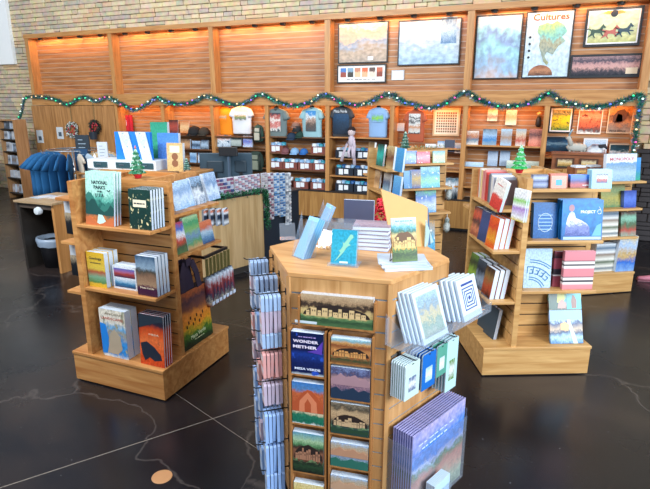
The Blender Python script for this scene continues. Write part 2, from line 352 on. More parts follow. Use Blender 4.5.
# ------------------------------------------------------------------ garland with lights
GP = [(20, 119), (23, 110), (26, 98), (41, 97), (55, 99), (68, 104), (83, 97), (98, 101), (107, 97), (120, 103), (135, 110), (147, 104), (157, 98), (168, 102), (179, 104), (194, 102), (206, 96), (222, 101), (237, 105), (250, 100), (261, 94), (277, 101), (295, 106), (312, 101), (325, 95), (345, 103), (358, 105), (369, 102), (389, 94), (402, 101), (413, 104), (430, 108), (446, 103), (465, 92), (480, 100), (498, 106), (521, 105), (536, 100), (550, 93), (560, 100), (572, 104), (590, 107), (606, 106), (622, 101), (636, 96), (642, 97), (639, 112), (636, 130), (633, 150), (631, 168), (628, 185)]
pts = []
for x, y in GP:
    u, z = fW.uz(-.05, x, y); pts.append(Vector((u, 9.35, z)))
def resample(pts, step):
    out = []
    for i in range(len(pts) - 1):
        p0 = pts[max(i - 1, 0)]; p1 = pts[i]; p2 = pts[i + 1]; p3 = pts[min(i + 2, len(pts) - 1)]; n = max(1, int((p2 - p1).length / step))
        for k in range(n):
            t = k / n; out.append(.5 * ((2 * p1) + (p2 - p0) * t + (2 * p0 - 5 * p1 + 4 * p2 - p3) * t * t + (3 * p1 - p0 - 3 * p2 + p3) * t ** 3))
    return out + [pts[-1]]
gp = resample(pts, .02)
gar = thing('tinsel_garland', 'long tinsel garland with coloured lights swagged along the wooden beam', 'garland', (0, 0, 0))
g = MB(); g.tube(gp[::3], .008, 5, 0); rg = random.Random(5)
for p in gp:
    for k in range(20):
        d = Vector((rg.gauss(0, 1), rg.gauss(0, 1), rg.gauss(0, 1))).normalized() * rg.uniform(.05, .105); s = d.cross(Vector((rg.random(), rg.random(), rg.random()))).normalized() * .008
        if d.y > 0: d.y *= -.6
        b0 = len(g.v); q = p + Vector((rg.uniform(-.01, .01), 0, rg.uniform(-.01, .01))); g.v += [tuple(q - s), tuple(q + s), tuple(q + d)]; g.face((b0, b0 + 1, b0 + 2), rg.choice((0, 0, 1, 1, 2, 3)))
g.build('tinsel', [mat('#1f6a58', .3, .3), mat('#39a58a', .25, .4), mat('#c4d4d8', .2, .7), mat('#7a68a8', .3, .4)], gar)
bc = [mat('#2fe89a', .3, emit=.9), mat('#b070ff', .3, emit=.8), mat('#5a7bff', .3, emit=.8), mat('#ffd9a0', .3, emit=.8), mat('#ff5ab0', .3, emit=.7), mat('#d8fff0', .3, emit=1.0)]
ball = [MB().lathe([(.001, -.011), (.013, -.01), (.018, 0), (.013, .01), (.001, .016)], n=8).data('light_bulb', [m], True) for m in bc]
for i in range(100):
    p = gp[int((i + .5) / 100 * len(gp))]
    link('light_bulb', rg.choice(ball if i > 18 else [ball[0], ball[5], ball[3], ball[0]]), gar, p + Vector((rg.uniform(-.02, .02), -.06, rg.uniform(-.03, .03))))
# ------------------------------------------------------------------ framed pictures on the wall
def framed(label, cat, px, yl, m, frame='#1c2226', fw=.02, mat_w=0, fr=fW, name='framed_picture', paper='#eef2f4'):
    x0, y0, x1, y1 = px; xc = (x0 + x1) / 2; yc = (y0 + y1) / 2
    a, _ = fr.uz(yl, x0, yc); b, _ = fr.uz(yl, x1, yc); _, z1 = fr.uz(yl, xc, y0); _, z0 = fr.uz(yl, xc, y1)
    w = b - a; h = z1 - z0; o = thing(name, label, cat, fr.w((a + b) / 2, yl, z0), fr.rz)
    g = MB().box(-w / 2, w / 2, 0, .025, 0, fw).box(-w / 2, w / 2, 0, .025, h - fw, h).box(-w / 2, -w / 2 + fw, 0, .025, fw, h - fw).box(w / 2 - fw, w / 2, 0, .025, fw, h - fw)
    g.build('frame', mat(frame, .4), o)
    i = fw
    if mat_w:
        MB().box(-w / 2 + fw, w / 2 - fw, .012, .02, fw, h - fw).build('mount', mat(paper, .6), o); i = fw + mat_w
    MB().box(-w / 2 + i, w / 2 - i, .010, .018, i, h - i, 0).build('print', m, o)
    return o, w, h
UP_Y = .17
P_map = pic('desert relief map', [(0, '#b9aea0'), (.3, '#c3b4a0'), (.5, '#9fb0c4'), (.62, '#d8c0a4'), (.85, '#d9a98e'), (1, '#e9dcbe')], .8, 2.4, .2)
o, w, h = framed('framed tan and blue relief map, the upper of two left frames', 'picture', (338, 22, 388, 63), UP_Y, P_map)
o2 = MB().box(-.05, .05, 0, .004, 0, .06).build('caption_patch', WHITE, o, loc=(w * .16, .006, .05))
o, w, h = framed('long white mounted frame holding six small park pictures', 'picture', (337, 64.5, 386, 83), UP_Y, mat('#eef0ee', .5), fw=.022)
for i in range(6):
    c = ['#3f7ec9', '#7fa6c0', '#c9876a', '#e06a3c', '#5b4a44', '#c86a4a'][i]; c2 = ['#9a4a3a', '#3a3a34', '#e7c9a0', '#f0b890', '#e8d8c8', '#8a4030'][i]
    MB().box(-.055, .055, 0, .004, 0, h * .5).build('small_print', pic('park print %s' % c, [(0, c2), (.5, c2), (.62, c), (1, c)], .5, 5), o, loc=(-w / 2 + w * (.13 + .148 * i), .006, h * .33))
text('~', .03, mat('#7a8088'), o, (0, .008, h * .2), width=w * .6)
framed('small white notice between the relief map and the wide map', 'sign', (391.5, 70, 404, 80), UP_Y + .02, mat('#dfe6ea', .6), frame='#c8d4dc', fw=.006, name='notice')
P_w = pic('pale shaded map', [(0, '#a9cbe6'), (.4, '#bcd9ee'), (.6, '#dbeef5'), (.8, '#9fc1dc'), (1, '#e3d6c8')], .9, 2.2, .15)
o, w, h = framed('wide framed pale blue map with a dark inset plan', 'picture', (398, 19, 460.5, 65), UP_Y, P_w)
MB().box(-.13, .13, 0, .004, 0, .42).build('inset_map', pic('inset map', [(0, '#4f7fae'), (.5, '#a9cbe0'), (1, '#3f5f86')], .9, 6), o, loc=(w * .31, .006, h * .46))
P_c = pic('canyon contour map', [(0, '#c9b9b4'), (.2, '#9fc4e4'), (.45, '#a9e0e6'), (.6, '#8fa7d0'), (.8, '#a5dfe2'), (1, '#d6d2cc')], 1.1, 1.7, .15)
framed('tall framed blue green canyon map left of the continent poster', 'picture', (475, 14.5, 521, 79), UP_Y, P_c)
P_k = pic('culture map ground', [(0, '#c3ddec'), (.5, '#cde6f2'), (1, '#d8e9f0')], .5, 3, .15)
o, w, h = framed('tall framed poster of a green continent under the word Cultures', 'poster', (524, 10.5, 572, 78), UP_Y, P_k)
def blob(pts, w, h, d=.004): return MB().prism([(x * w, z * h) for x, z in pts][::-1] if 0 else [(x * w, z * h) for x, z in pts], 0, d)
cont = [(-.22, .80), (-.05, .84), (.05, .82), (.15, .86), (.30, .80), (.38, .70), (.28, .62), (.36, .56), (.22, .48), (.16, .40), (.13, .36), (.06, .38), (.0, .40), (-.04, .34), (.0, .28), (.06, .24), (.02, .2), (-.06, .26), (-.12, .38), (-.18, .50), (-.16, .62), (-.24, .72)]
blob(cont, w, h * .98).build('continent', pic('continent', [(0, '#9aa27c'), (.3, '#8fa39a'), (.5, '#a9aa8c'), (.7, '#7fc9c4'), (1, '#a9c97c')], .7, 3), o, loc=(0, .005, 0))
blob([(-.3 + .26 * cos(a), .04 + .16 * sin(a)) for a in [i * pi / 12 for i in range(13)]], w, h).build('round_pot_picture', pic('pot', [(0, '#5a3a2c'), (.5, '#b98460'), (1, '#8a5236')], .9, 5), o, loc=(w * .2, .004, 0))
text('Cultures', .135, mat('#b0562a', .5), o, (w * .02, .006, h * .905), width=w * .74, bold=.003)
for i in range(4): MB().lathe([(.02, 0), (.001, .004)], n=8).build('pictogram', INK, o, loc=(-w * .38, .006, h * (.62 - .1 * i)), rot=(pi / 2, 0, 0))
P_g = pic('pale green sky print', [(0, '#b9c07c'), (.25, '#c9cf98'), (.6, '#c0d8b4'), (1, '#d4dcb4')], .3, 2, .2)
o, w, h = framed('framed pale green print of three running horses', 'picture', (585, 7, 642, 46), UP_Y, P_g, fw=.035, mat_w=.02)
horse = [(-.07, .10), (-.02, .092), (.03, .10), (.062, .14), (.074, .158), (.086, .142), (.118, .116), (.106, .104), (.082, .112), (.064, .078), (.12, .07), (.126, .056), (.066, .058), (.092, .022), (.08, .014), (.045, .05), (0, .055), (-.03, .055), (-.04, .03), (-.018, .0), (-.03, -.004), (-.06, .03), (-.1, .012), (-.126, .0), (-.12, .012), (-.085, .05), (-.085, .08)][::-1]
tail = [(-.08, .096), (-.13, .112), (-.15, .094), (-.12, .098), (-.085, .08)]
for i, c in enumerate(('#34544a', '#a9625a', '#2c4a58')):
    MB().prism([(x * 1.0, z * 1.25) for x, z in horse], 0, .004).prism([(x * 1.0, z * 1.25) for x, z in tail], 0, .004).build('horse_picture', mat(c, .5), o, loc=(w * (-.27 + .24 * i), .004, h * (.2 + .035 * (i != 1))), rot=(0, 0, 0))
MB().lathe([(.05, 0), (.001, .004)], n=16).build('sun_disc_picture', INK, o, loc=(0, .006, h * .84), rot=(pi / 2, 0, 0))
MB().prism([(-.16, .02), (-.06, 0), (.06, 0), (.16, .02), (.1, .05), (-.1, .05)], 0, .003).build('feather_picture', mat('#c98a4a'), o, loc=(0, .007, h * .82))
P_p = pic('dusky panorama', [(0, '#2a3038'), (.25, '#4f4a52'), (.45, '#d2a8a0'), (.6, '#c49a98'), (.75, '#4a4a58'), (1, '#a98a8c')], .5, 6, .2, stretch=(4, 1))
o, w, h = framed('long dark framed panorama of pinkish cliff dwellings', 'picture', (570, 54, 642, 77.5), UP_Y, P_p, fw=.03)
MB().box(-.08, .08, 0, .004, 0, .09).build('caption_patch', mat('#d8cbb0'), o, loc=(w * .37, .005, .05))
LY = .30
P_b = mat('#e9dcc6', .6)
o, w, h = framed('framed poster with a grid of little badges beside the rust shirt', 'poster', (433, 108, 460, 136), LY, P_b, frame='#c9b28c', fw=.03)
bg = MB()
for i in range(9):
    for j in range(8): bg.box(-w * .37 + i * w * .085, -w * .37 + i * w * .085 + w * .055, 0, .003, h * (.13 + .094 * j), h * (.13 + .094 * j) + h * .06, (i * 3 + j * 5) % 3)
bg.build('badge_grid', [mat('#6b5a3c'), mat('#4a5f4c'), mat('#8a5a3c')], o, loc=(0, .006, 0))
YF = pic('yellow flower print', [(0, '#4f7a3c'), (.3, '#c9b81e'), (.6, '#e8c81e'), (.8, '#5a6a4c'), (1, '#c9b070')], .8, 6, .3, blotch=('#3c3f2c', .6, 8))
framed('black framed yellow flower print hanging right of the wall post', 'picture', (549, 107, 573, 133), LY, YF, fw=.022, mat_w=.02)
RA = pic('red arches print', [(0, '#d8e2e6'), (.14, '#4a4a4c'), (.3, '#b95a3c'), (.6, '#d9764c'), (.8, '#e8a078'), (1, '#c96a44')], .4, 5, .3, blotch=('#8a3c28', .58, 7))
framed('unframed red rock arch poster in the middle of the three', 'poster', (578, 110, 602, 134), LY, RA, frame='#e6ded2', fw=.012)
OR = pic('orange alcove print', [(0, '#b0a090'), (.2, '#8a7a70'), (.4, '#c98a58'), (.6, '#6a4a38'), (.8, '#d9904c'), (1, '#e0a058')], .6, 4, .3)
o, w, h = framed('orange cliff alcove poster nearest the right end of the wall', 'poster', (608, 105, 633, 133.5), LY, OR, frame='#d8c4a4', fw=.014)
shape(o, [(-.3, .42), (-.2, .36), (.05, .4), (.2, .5), (.3, .7), (.1, .86), (-.15, .8), (-.3, .62)], w, h, mat('#5c3a2a', .5), 'cave_picture', .004); shape(o, [(-.2, .4), (.1, .42), (.05, .66), (-.12, .7)], w, h, mat('#e8c49a', .5), 'tower_picture', .002)
text('MESA VERDE', .05, BLACK, o, (-w * .05, .005, h * .08), width=w * .66)
BP = pic('night sky print', [(0, '#1c3040'), (.4, '#27506e'), (.55, '#7aa0b4'), (.7, '#234a6a'), (1, '#16303f')], .5, 4, .25, stretch=(1, 3))
framed('wide dark blue unframed photograph below the yellow flower print', 'picture', (546, 137, 571, 152), .2, BP, frame='#16242c', fw=.008)
o, w, h = framed('white framed print of a soaring bird below the red arch poster', 'picture', (583, 138.5, 607, 156), .2, pic('bird print', [(0, '#c8b4a4'), (.4, '#d8e2ec'), (.6, '#9fc0dc'), (1, '#c9d8e6')], .5, 4), frame='#dfe6ea', fw=.02)
framed('small framed print of snowy peaks beside the white framed bird', 'picture', (609, 144, 630, 157), .2, pic('peaks print', [(0, '#c07a5c'), (.25, '#e6eef2'), (.5, '#24505e'), (1, '#16343f')], .9, 5), frame='#c4b49c', fw=.014)
# ------------------------------------------------------------------ clothes
def shirt(label, px, yl, color, printed, fr=fW, sleeves=True, bust=True, name='shirt', depth=.12, deco=None):
    x0, y0, x1, y1 = px; a, _ = fr.uz(yl, x0, (y0 + y1) / 2); b, _ = fr.uz(yl, x1, (y0 + y1) / 2); xc = (x0 + x1) / 2
    _, z1 = fr.uz(yl, xc, y0); _, z0 = fr.uz(yl, xc, y1); w = b - a; h = z1 - z0
    o = thing(name, label, 'shirt', fr.w((a + b) / 2, yl, z0), fr.rz)
    g = MB(); rings = []; n = 24
    for f, hw, hd in ((0, .40, .46), (.06, .41, .5), (.3, .40, .5), (.5, .41, .55), (.68, .43, .6), (.82, .45, .58), (.9, .40, .46), (.95, .27, .34), (.975, .15, .26)):
        rings.append([(hw * w * cos(t) * (1 + .015 * sin(5 * t + f * 7)), hd * depth * (sin(t) + .06 * sin(6 * t + f * 9)) + depth * .5, f * h) for t in [2 * pi * k / n for k in range(n)]])
    g.loft(rings, 0); m = mat(color, .85, var=.14, scale=6); g.build('shirt_body', m, o, True)
    for s in (-1, 1):
        p0 = Vector((s * w * .31, depth * .5, h * .85)); p1 = Vector((s * w * .42, depth * .42, h * .62)); sl = MB()
        sl.tube([p0, p0.lerp(p1, .35), p0.lerp(p1, .7), p1], [w * .11, w * .12, w * .125, w * .13], 12); sl.build('sleeve', m, o, True)
    MB().tube([(s * w * .14 * cos(t), depth * .5 + w * .1 * sin(t), h * .97) for t in [2 * pi * i / 16 for i in range(17)] for s in (1,)], .007, 6).build('collar', mat(color, .8, var=.2), o, True)
    if bust: MB().lathe([(w * .1, h * .9), (w * .085, h * 1.0), (w * .075, h * 1.04), (.01, h * 1.05)], (0, depth * .5, 0), 14).build('dress_form_neck', mat('#2c2a2a', .6), o, True)
    if printed:
        pw, ph, pz, pm = printed; q = MB(); K = 8
        for i in range(K):
            xa = -pw * w / 2 + pw * w * i / K; xb = xa + pw * w / K
            ya = depth * .5 - depth * .62 * sqrt(max(0, 1 - (xa / (.42 * w)) ** 2)) - .004; yb = depth * .5 - depth * .62 * sqrt(max(0, 1 - (xb / (.42 * w)) ** 2)) - .004
            b0 = len(q.v); q.v += [(xa, ya, pz * h), (xb, yb, pz * h), (xb, yb, (pz + ph) * h), (xa, ya, (pz + ph) * h), (xa, ya + .003, pz * h), (xb, yb + .003, pz * h), (xb, yb + .003, (pz + ph) * h), (xa, ya + .003, (pz + ph) * h)]
            q.face((b0, b0 + 1, b0 + 2, b0 + 3), 0, [(i / K, 0), ((i + 1) / K, 0), ((i + 1) / K, 1), (i / K, 1)]); q.face((b0 + 7, b0 + 6, b0 + 5, b0 + 4)); q.face((b0 + 3, b0 + 2, b0 + 6, b0 + 7)); q.face((b0, b0 + 4, b0 + 5, b0 + 1))
        q.build('chest_print', pm, o)
    return o
PR = lambda nm, st, **k: pic(nm, st, rough=.7, **k)
shirt('orange shirt with a small grey crest hung beside the white shirt', (213, 107, 234, 135), .22, '#e58a12', (.34, .22, .52, PR('orange crest', [(0, '#e58a12'), (.3, '#e58a12'), (.45, '#9aa08c'), (.7, '#c9b080'), (.85, '#e58a12')], amp=.9, scale=4)), bust=False)
shirt('white shirt with a green truck print hung beside the orange shirt', (229, 106, 252, 134), .17, '#dfe6ec', (.5, .28, .48, PR('truck print', [(0, '#dfe6ec'), (.2, '#5a6a5c'), (.45, '#8aa070'), (.6, '#c9b070'), (.8, '#dfe6ec')], amp=.7, scale=5)), bust=False)
shirt('grey shirt with a red and white mural print on the upper shelf', (263, 108, 288, 138), .05, '#6a7b7c', (.42, .62, .22, PR('mural print', [(0, '#33414c'), (.1, '#dfe2dc'), (.4, '#c9625a'), (.6, '#e8e4dc'), (.8, '#b9564c'), (1, '#33414c')], amp=.9, scale=4)))
shirt('pale teal shirt with a rocky landscape print on the upper shelf', (299, 107, 323, 138), .05, '#93bcc4', (.42, .66, .22, PR('rock print', [(0, '#4a5258'), (.3, '#5a4f48'), (.55, '#b09484'), (.75, '#d8e6ec'), (.9, '#3c8fd0')], amp=.7, scale=4)))
sx = shirt('navy and charcoal shirt with white script lettering', (329, 106, 353, 137), .05, '#3c4046', (.66, .66, .1, PR('sky fade', [(0, '#0f2438'), (.5, '#14344f'), (.85, '#1c466a'), (1, '#2b4a68')], amp=.1, scale=2)))
text('Mesa Verde', .08, WHITE, sx, (0, -.03, .47), width=.26)
shirt('sky blue shirt with a green turtle like print', (366, 107, 389, 137.5), .05, '#8db2dc', (.5, .3, .5, PR('green print', [(0, '#8db2dc'), (.25, '#6ab0a8'), (.5, '#8fd02c'), (.7, '#7fb8b0'), (.9, '#8db2dc')], amp=.8, scale=3)))
shirt('rust orange shirt with a black and white striped print', (403, 109, 426, 142), .05, '#b05a3c', (.5, .6, .26, PR('striped print', [(0, '#20262a'), (.1, '#d8dcd8'), (.35, '#c98a5c'), (.5, '#e2e4e0'), (.62, '#2c3034'), (.7, '#e6e6e2'), (.8, '#2c3034'), (.9, '#e0e0dc')], amp=.5, scale=3)))
def hung_cloth(label, px, yl, color, cat, name):
    x0, y0, x1, y1 = px; a, z1 = fW.uz(yl, x0, y0); b, z0 = fW.uz(yl, x1, y1); w = b - a; h = z1 - z0; g = MB(); n = 10
    g.loft([[(w * (i / n - .5), .02 * sin(i * 1.9) - .01, z) for i in range(n + 1)] + [(w * (.5 - i / n), .02 * sin((n - i) * 1.9) + .02, z) for i in range(n + 1)] for z in (0, h * .5, h)])
    return tag(g.build(name, mat(color, .85), loc=fW.w((a + b) / 2, yl, z0)), label, cat)
o = hung_cloth('folded red cloth hanging in the lower wall bay by the board doors', (118, 115, 133, 131), .25, '#b8182c', 'cloth', 'red_cloth')
tg = MB().box(-.05, .05, -.025, -.02, .12, .24).build('price_card', WHITE, o)
# caps
def cap_hat(label, x, y, yl, c, rz=0, r=.085, group=None, name='cap'):
    u, z = fW.uz(yl, x, y); o = thing(name, label, 'hat', fW.w(u, yl, z), rz, group)
    MB().loft([[(r * cos(t) * k, r * 1.1 * sin(t) * k, r * zz) for t in [2 * pi * i / 16 for i in range(16)]] for k, zz in ((1, 0), (1.0, .35), (.9, .75), (.6, 1.1), (.2, 1.25))]).build('crown', mat(c, .85), o, True)
    n = 8; MB().loft([[(r * 1.0 * cos(t) * .9, -r * .8 - r * .75 * sin(t) * k, zz - .015 * k) for t in [pi * i / n for i in range(n + 1)]] for k, zz in ((0, .012), (1, .004), (1, 0), (0, 0))]).build('brim', mat(c, .85, var=.15), o, True)
    MB().lathe([(.012, 0), (.001, .004)], n=8).build('button', mat(c, .8), o, loc=(0, 0, r * 1.25))
    return o
cap_hat('tan and black cap, topmost of the stack between two shirts', 296, 127, .15, '#8a6a5c')
cap_hat('black cap just under the tan one between the shirts', 297, 131, .12, '#23282c')
cap_hat('navy cap at the left of the stack between the shirts', 292, 139, .06, '#1c3148', r=.1)
cap_hat('dark green cap at the right of the stack between the shirts', 300, 137, .1, '#1c3c34', r=.09)
cap_hat('maroon and grey cap beside the leftmost cap on the second shelf', 286, 153, .08, '#7a4c50', r=.085)
cap_hat('pale blue cap in the middle of the second shelf', 295, 153.5, .06, '#86b0d6', r=.09)
cap_hat('bright blue cap nearest the right bin on the second shelf', 304, 153.5, .08, '#2d6cb4', r=.08)
cap_hat('black knit hat hanging beside the brown one', 195, 134.5, .1, '#16181c', r=.14)
cap_hat('dark brown knit hat to the right of the black one', 204.5, 134.5, .1, '#3a332a', r=.12)
# bins of mugs
def bin_(label, x, yb, w, zs, color, i, item_c, where, n=4, hh=.14):
    o = thing('storage_bin', label, 'bin', (x, 9.45, zs), 0, 'bins on the wall shelves')
    g = MB().box(-w / 2, w / 2, 0, .012, 0, hh).box(-w / 2, w / 2, .2, .212, 0, hh).box(-w / 2, -w / 2 + .012, .012, .2, 0, hh).box(w / 2 - .012, w / 2, .012, .2, 0, hh).box(-w / 2 + .012, w / 2 - .012, .012, .2, 0, .01)
    g.build('bin_body', mat(color, .7), o)
    for sx in (-.18, .12): MB().box(sx * w - .042, sx * w + .042, -.006, -.001, .02 + .015 * (sx > 0), .125).build('price_tag', WHITE, o)
    for k in range(n):
        c = item_c[(k + i) % len(item_c)]; xx = -w / 2 + .045 + (w - .09) * k / (n - 1)
        m = MUG(c); mo = link('mug', m, None, (x + xx, 9.45 + .08 + .05 * (k % 2), zs + .085 + .008 * (k % 2)), (0, 0, k * 1.3)); mo.scale = (1.3, 1.3, 1.25)
        tag(mo, '%s mug standing %s' % (NAMES[c], where), 'mug', 'mugs in the %s' % where); 
NAMES = {'#8fb8dc': 'pale blue', '#dfe8f0': 'white', '#2c5f9c': 'dark blue', '#3c9cb4': 'teal'}
MC = {}
def MUG(c):
    if c not in MC:
        g = MB().lathe([(.028, 0), (.034, .008), (.037, .04), (.037, .085), (.034, .085), (.033, .02), (.001, .018)], n=14)
        g.tube([(.035, 0, .065), (.055, 0, .065), (.062, 0, .045), (.055, 0, .025), (.035, 0, .022)], .005, 6)
        MC[c] = g.data('mug', [mat(c, .3)], True)
    return MC[c]
rows = [(1.26, [(-4.93, 'left end of the second shelf in the teal shirt bay'), (-4.02, 'right end of the second shelf in the teal shirt bay')]),
        (.94, [(-4.95, 'leftmost on the third shelf in the teal shirt bay'), (-4.63, 'second on the third shelf in the teal shirt bay'), (-4.3, 'third on the third shelf in the teal shirt bay'), (-3.98, 'rightmost on the third shelf in the teal shirt bay')]),
        (.565, [(-4.78, 'leftmost on the cabinet top in the teal shirt bay'), (-4.4, 'middle of the cabinet top in the teal shirt bay'), (-4.03, 'rightmost on the cabinet top in the teal shirt bay')])]
i = 0
for z, L_ in rows:
    for x, wh in L_:
        bin_('brown bin with white tags, ' + wh, x, 0, .31, z + .001, '#7c4238', i, ['#8fb8dc', '#dfe8f0', '#8fb8dc', '#3c9cb4'], 'in the bin ' + wh.replace(' in the teal shirt bay', ', red bin').split(' of')[0] if False else 'in the red bin ' + wh.split(' in the')[0]); i += 1
for z, nm in ((1.20, 'second shelf'), (.87, 'third shelf'), (.565, 'cabinet top')):
    for k, x in enumerate((-3.48, -3.1)):
        wh = '%s on the %s in the navy shirt bay' % (('left', 'right')[k], nm)
        bin_('dark navy bin with white tags, ' + wh, x, 0, .36, z + .001, '#14202f', i, ['#2c5f9c', '#dfe8f0', '#8fb8dc', '#3c9cb4'], 'in the navy bin, ' + wh.split(' in the')[0], hh=.15); i += 1
    for k in range(3):
        o = thing('tumbler', '%s teal tumbler at the right of the %s in the navy shirt bay' % (('left', 'middle', 'right')[k], nm), 'tumbler', (-2.85 + k * .1, 9.5, z + .001), 0, 'tumblers beside the navy bins')
        MB().lathe([(.035, 0), (.042, .03), (.044, .17), (.03, .19)], n=14).build('tumbler_body', mat(('#2c8a8f', '#2c5f9c', '#4fa06a')[k], .3, .2), o, True); MB().lathe([(.04, .185), (.04, .2), (.01, .21)], n=14).build('lid', BLACK, o, True)
# plush hanging toy
u, z = fW.uz(-.04, 352, 158); o = thing('plush_monkey', 'pale long limbed plush toy with dark hair hanging over the shelf edge', 'plush toy', (u, 9.32, z), 0)
g = MB().lathe([(.01, .0), (.055, .03), (.06, .12), (.04, .2), (.02, .22)], (0, 0, .2), 12); g.tube([(-.03, 0, .38), (-.09, -.02, .25), (-.15, -.02, .08), (-.19, -.02, -.06)], [.03, .025, .025, .035], 8); g.tube([(.03, 0, .38), (.07, -.02, .22), (.06, -.02, .05), (.07, -.02, -.12)], [.03, .025, .025, .035], 8); g.tube([(-.02, 0, .22), (-.04, -.04, .12), (-.03, -.04, .02)], [.03, .026, .03], 8); g.tube([(.02, 0, .22), (.04, -.04, .12), (.05, -.04, .0)], [.03, .026, .03], 8)
g.build('plush_body', mat('#c4b9c6', .95), o, True)
MB().lathe([(.01, -.07), (.06, -.04), (.07, .02), (.05, .06), (.01, .075)], (0, 0, .47), 14).build('head', mat('#d6c4c4', .95), o, True)
MB().loft([[(.075 * cos(t) * k, .01 + .07 * sin(t) * k, .50 + zz) for t in [2 * pi * i / 12 for i in range(12)]] for k, zz in ((1, 0), (.95, .03), (.6, .07), (.1, .08))]).build('hair', mat('#2a1c1c', .95), o, True)
for s in (-1, 1): MB().lathe([(.001, -.006), (.008, 0), (.001, .006)], n=8).build('eye', BLACK, o, loc=(s * .022, -.065, .485))
# backpacks on a stand
def pack(label, px, yl, c1, c2):
    x0, y0, x1, y1 = px; a, z1 = fW.uz(yl, x0, y0); b, z0 = fW.uz(yl, x1, y1); w = b - a; h = z1 - z0
    o = thing('backpack', label, 'backpack', fW.w((a + b) / 2, yl, z0), 0)
    MB().loft([[(w * .5 * k * (abs(cos(t)) ** .6) * (1 if cos(t) > 0 else -1), .05 + .07 * k * sin(t), h * f) for t in [2 * pi * i / 20 for i in range(20)]] for f, k in ((0, .6), (.08, .9), (.5, 1), (.8, .85), (.95, .6), (1, .3))]).build('pack_body', mat(c1, .8), o, True)
    bev(MB().box(-w * .24, w * .24, -.05, 0, h * .1, h * .55).build('front_pocket', mat(c2, .8), o), .012)
    bev(MB().box(-w * .22, w * .22, -.035, 0, h * .6, h * .82).build('upper_pocket', mat(c2, .8, var=.2), o), .01)
    for s in (-1, 1): MB().tube([(s * w * .33, -.02, h * .9), (s * w * .4, -.045, h * .6), (s * w * .36, -.03, h * .1)], .01, 6).build('strap', BLACK, o, True)
    MB().tube([(-.03, .03, h * .98), (0, .03, h * 1.08), (.03, .03, h * .98)], .007, 6).build('grab_handle', BLACK, o, True)
pack('green and grey backpack hanging beside the white shirt', (252, 125, 263, 142), 0.02, '#2f4f44', '#b9b6a4')
pack('dark camouflage backpack hanging below the green and grey one', (247, 151, 263, 172), .0, '#26382f', '#7c8474')
# ------------------------------------------------------------------ small goods on the wall shelves
def shelf_item(label, px, yl, colors, name='boxed_souvenir', cat='souvenir', t=.04, zs=None, tilt=6, blotch=None, amp=.5):
    x0, y0, x1, y1 = px
    m = pic('goods ' + '-'.join(colors), [(i / max(1, len(colors) - 1), c) for i, c in enumerate(colors)], amp, 4, .5, blotch)
    return stack(label, '', fW, yl, x0, x1, y0, y1, 1, t, m, zs=zs, tilt=tilt, cat=cat, name=name, parts=False)[0]
for o in [
    shelf_item('dark red and brown magazine beside the orange one', (169, 120, 178, 133), .1, ['#5a2c2c', '#b04a3c', '#3c2424'], 'magazine', 'magazine', .01),
    shelf_item('orange magazine beside the black knit hat', (180, 121, 189, 133), .1, ['#d98a4c', '#e8c08c', '#c9743c'], 'magazine', 'magazine', .01),
    shelf_item('pack of pale blue socks under the knit hats', (192, 141, 200, 149.5), .08, ['#8fb4dc', '#26405c', '#a9c8e6']),
    shelf_item('pack of navy and white socks at the right under the knit hats', (201, 140, 208, 149.5), .08, ['#16283c', '#a9c4dc', '#1c3048']),
    shelf_item('brown boxed souvenir left of the sock packs', (181, 139, 190, 149), .08, ['#8a5a3c', '#c99a6c', '#4a3428']),
    shelf_item('pale blue pack on the third shelf left of the cash desk', (190, 153, 196, 163), .06, ['#8fc0ec', '#5a86b4', '#a9d0f0']),
    shelf_item('blue and white pack on the third shelf beside the pale blue one', (198, 153, 206, 163), .06, ['#7fa8d4', '#d0e0ee', '#4a6f9c']),
    shelf_item('pale box with an orange bow under the orange shirt', (212, 135, 230, 147), .08, ['#9fb8cc', '#d6e2ea', '#d9743c'], blotch=('#4a6a84', .58, 6)),
    shelf_item('blue and purple picture box below the white shirt', (243, 136, 252, 147), .08, ['#c9d8ec', '#5a6ac0', '#dfe8f2'], blotch=('#9a3c6c', .62, 6)),
    shelf_item('grey box between the bow box and the purple box', (231, 137, 241, 146), .12, ['#8a9a98', '#b4bfba', '#6a7a78']),
    shelf_item('white folded card beside the rust shirt', (396, 123, 404, 131), .25, ['#cfe0ee', '#e6eef4'], 'card', 'card', .004),
    shelf_item('pale blue picture box left of the dark diary', (437, 141, 444, 150), .1, ['#8fc0e4', '#dfe8ee', '#6a9ac4'], 'book', 'book'),
    shelf_item('dark slate diary with a white seal on the wall shelf', (444, 140, 454, 152), .1, ['#323c50', '#3a465c'], 'book', 'book', amp=.1),
    shelf_item('small tan book to the right of the dark diary', (454.5, 143, 461, 153), .1, ['#c9a890', '#8fa0b4', '#d8c4b0'], 'book', 'book'),
    shelf_item('white mug box behind the far shelf books', (425, 144, 436, 150), .12, ['#c4dcee', '#e6eef2']),
    ]: pass
NB = [('book with a cream cover of geese, leftmost on the shelf', (466, 131, 478, 144), ['#e8e2d6', '#5a7a94', '#c07a4c', '#efe8dc']), ('book with a blue waterfall cover beside the geese book', (482, 129, 496, 145), ['#8fa8b4', '#2c7fc0', '#9fc0dc', '#4a5a64']),
      ('pale blue book with a small horse picture', (500, 129, 511, 145), ['#9fc4e0', '#a98a70', '#b4d4ea']), ('tall cream and red field guide', (515, 129, 525, 145), ['#e0d8cc', '#c0503c', '#d8c0a0', '#9fb8c8']), ('salmon pink cover book, rightmost on the shelf', (528, 129, 542, 147), ['#d9745c', '#e29078', '#5a3434', '#d98068'])]
for l, p, c in NB: shelf_item(l, p, .06, c, 'book', 'book', .025, zs=1.521)
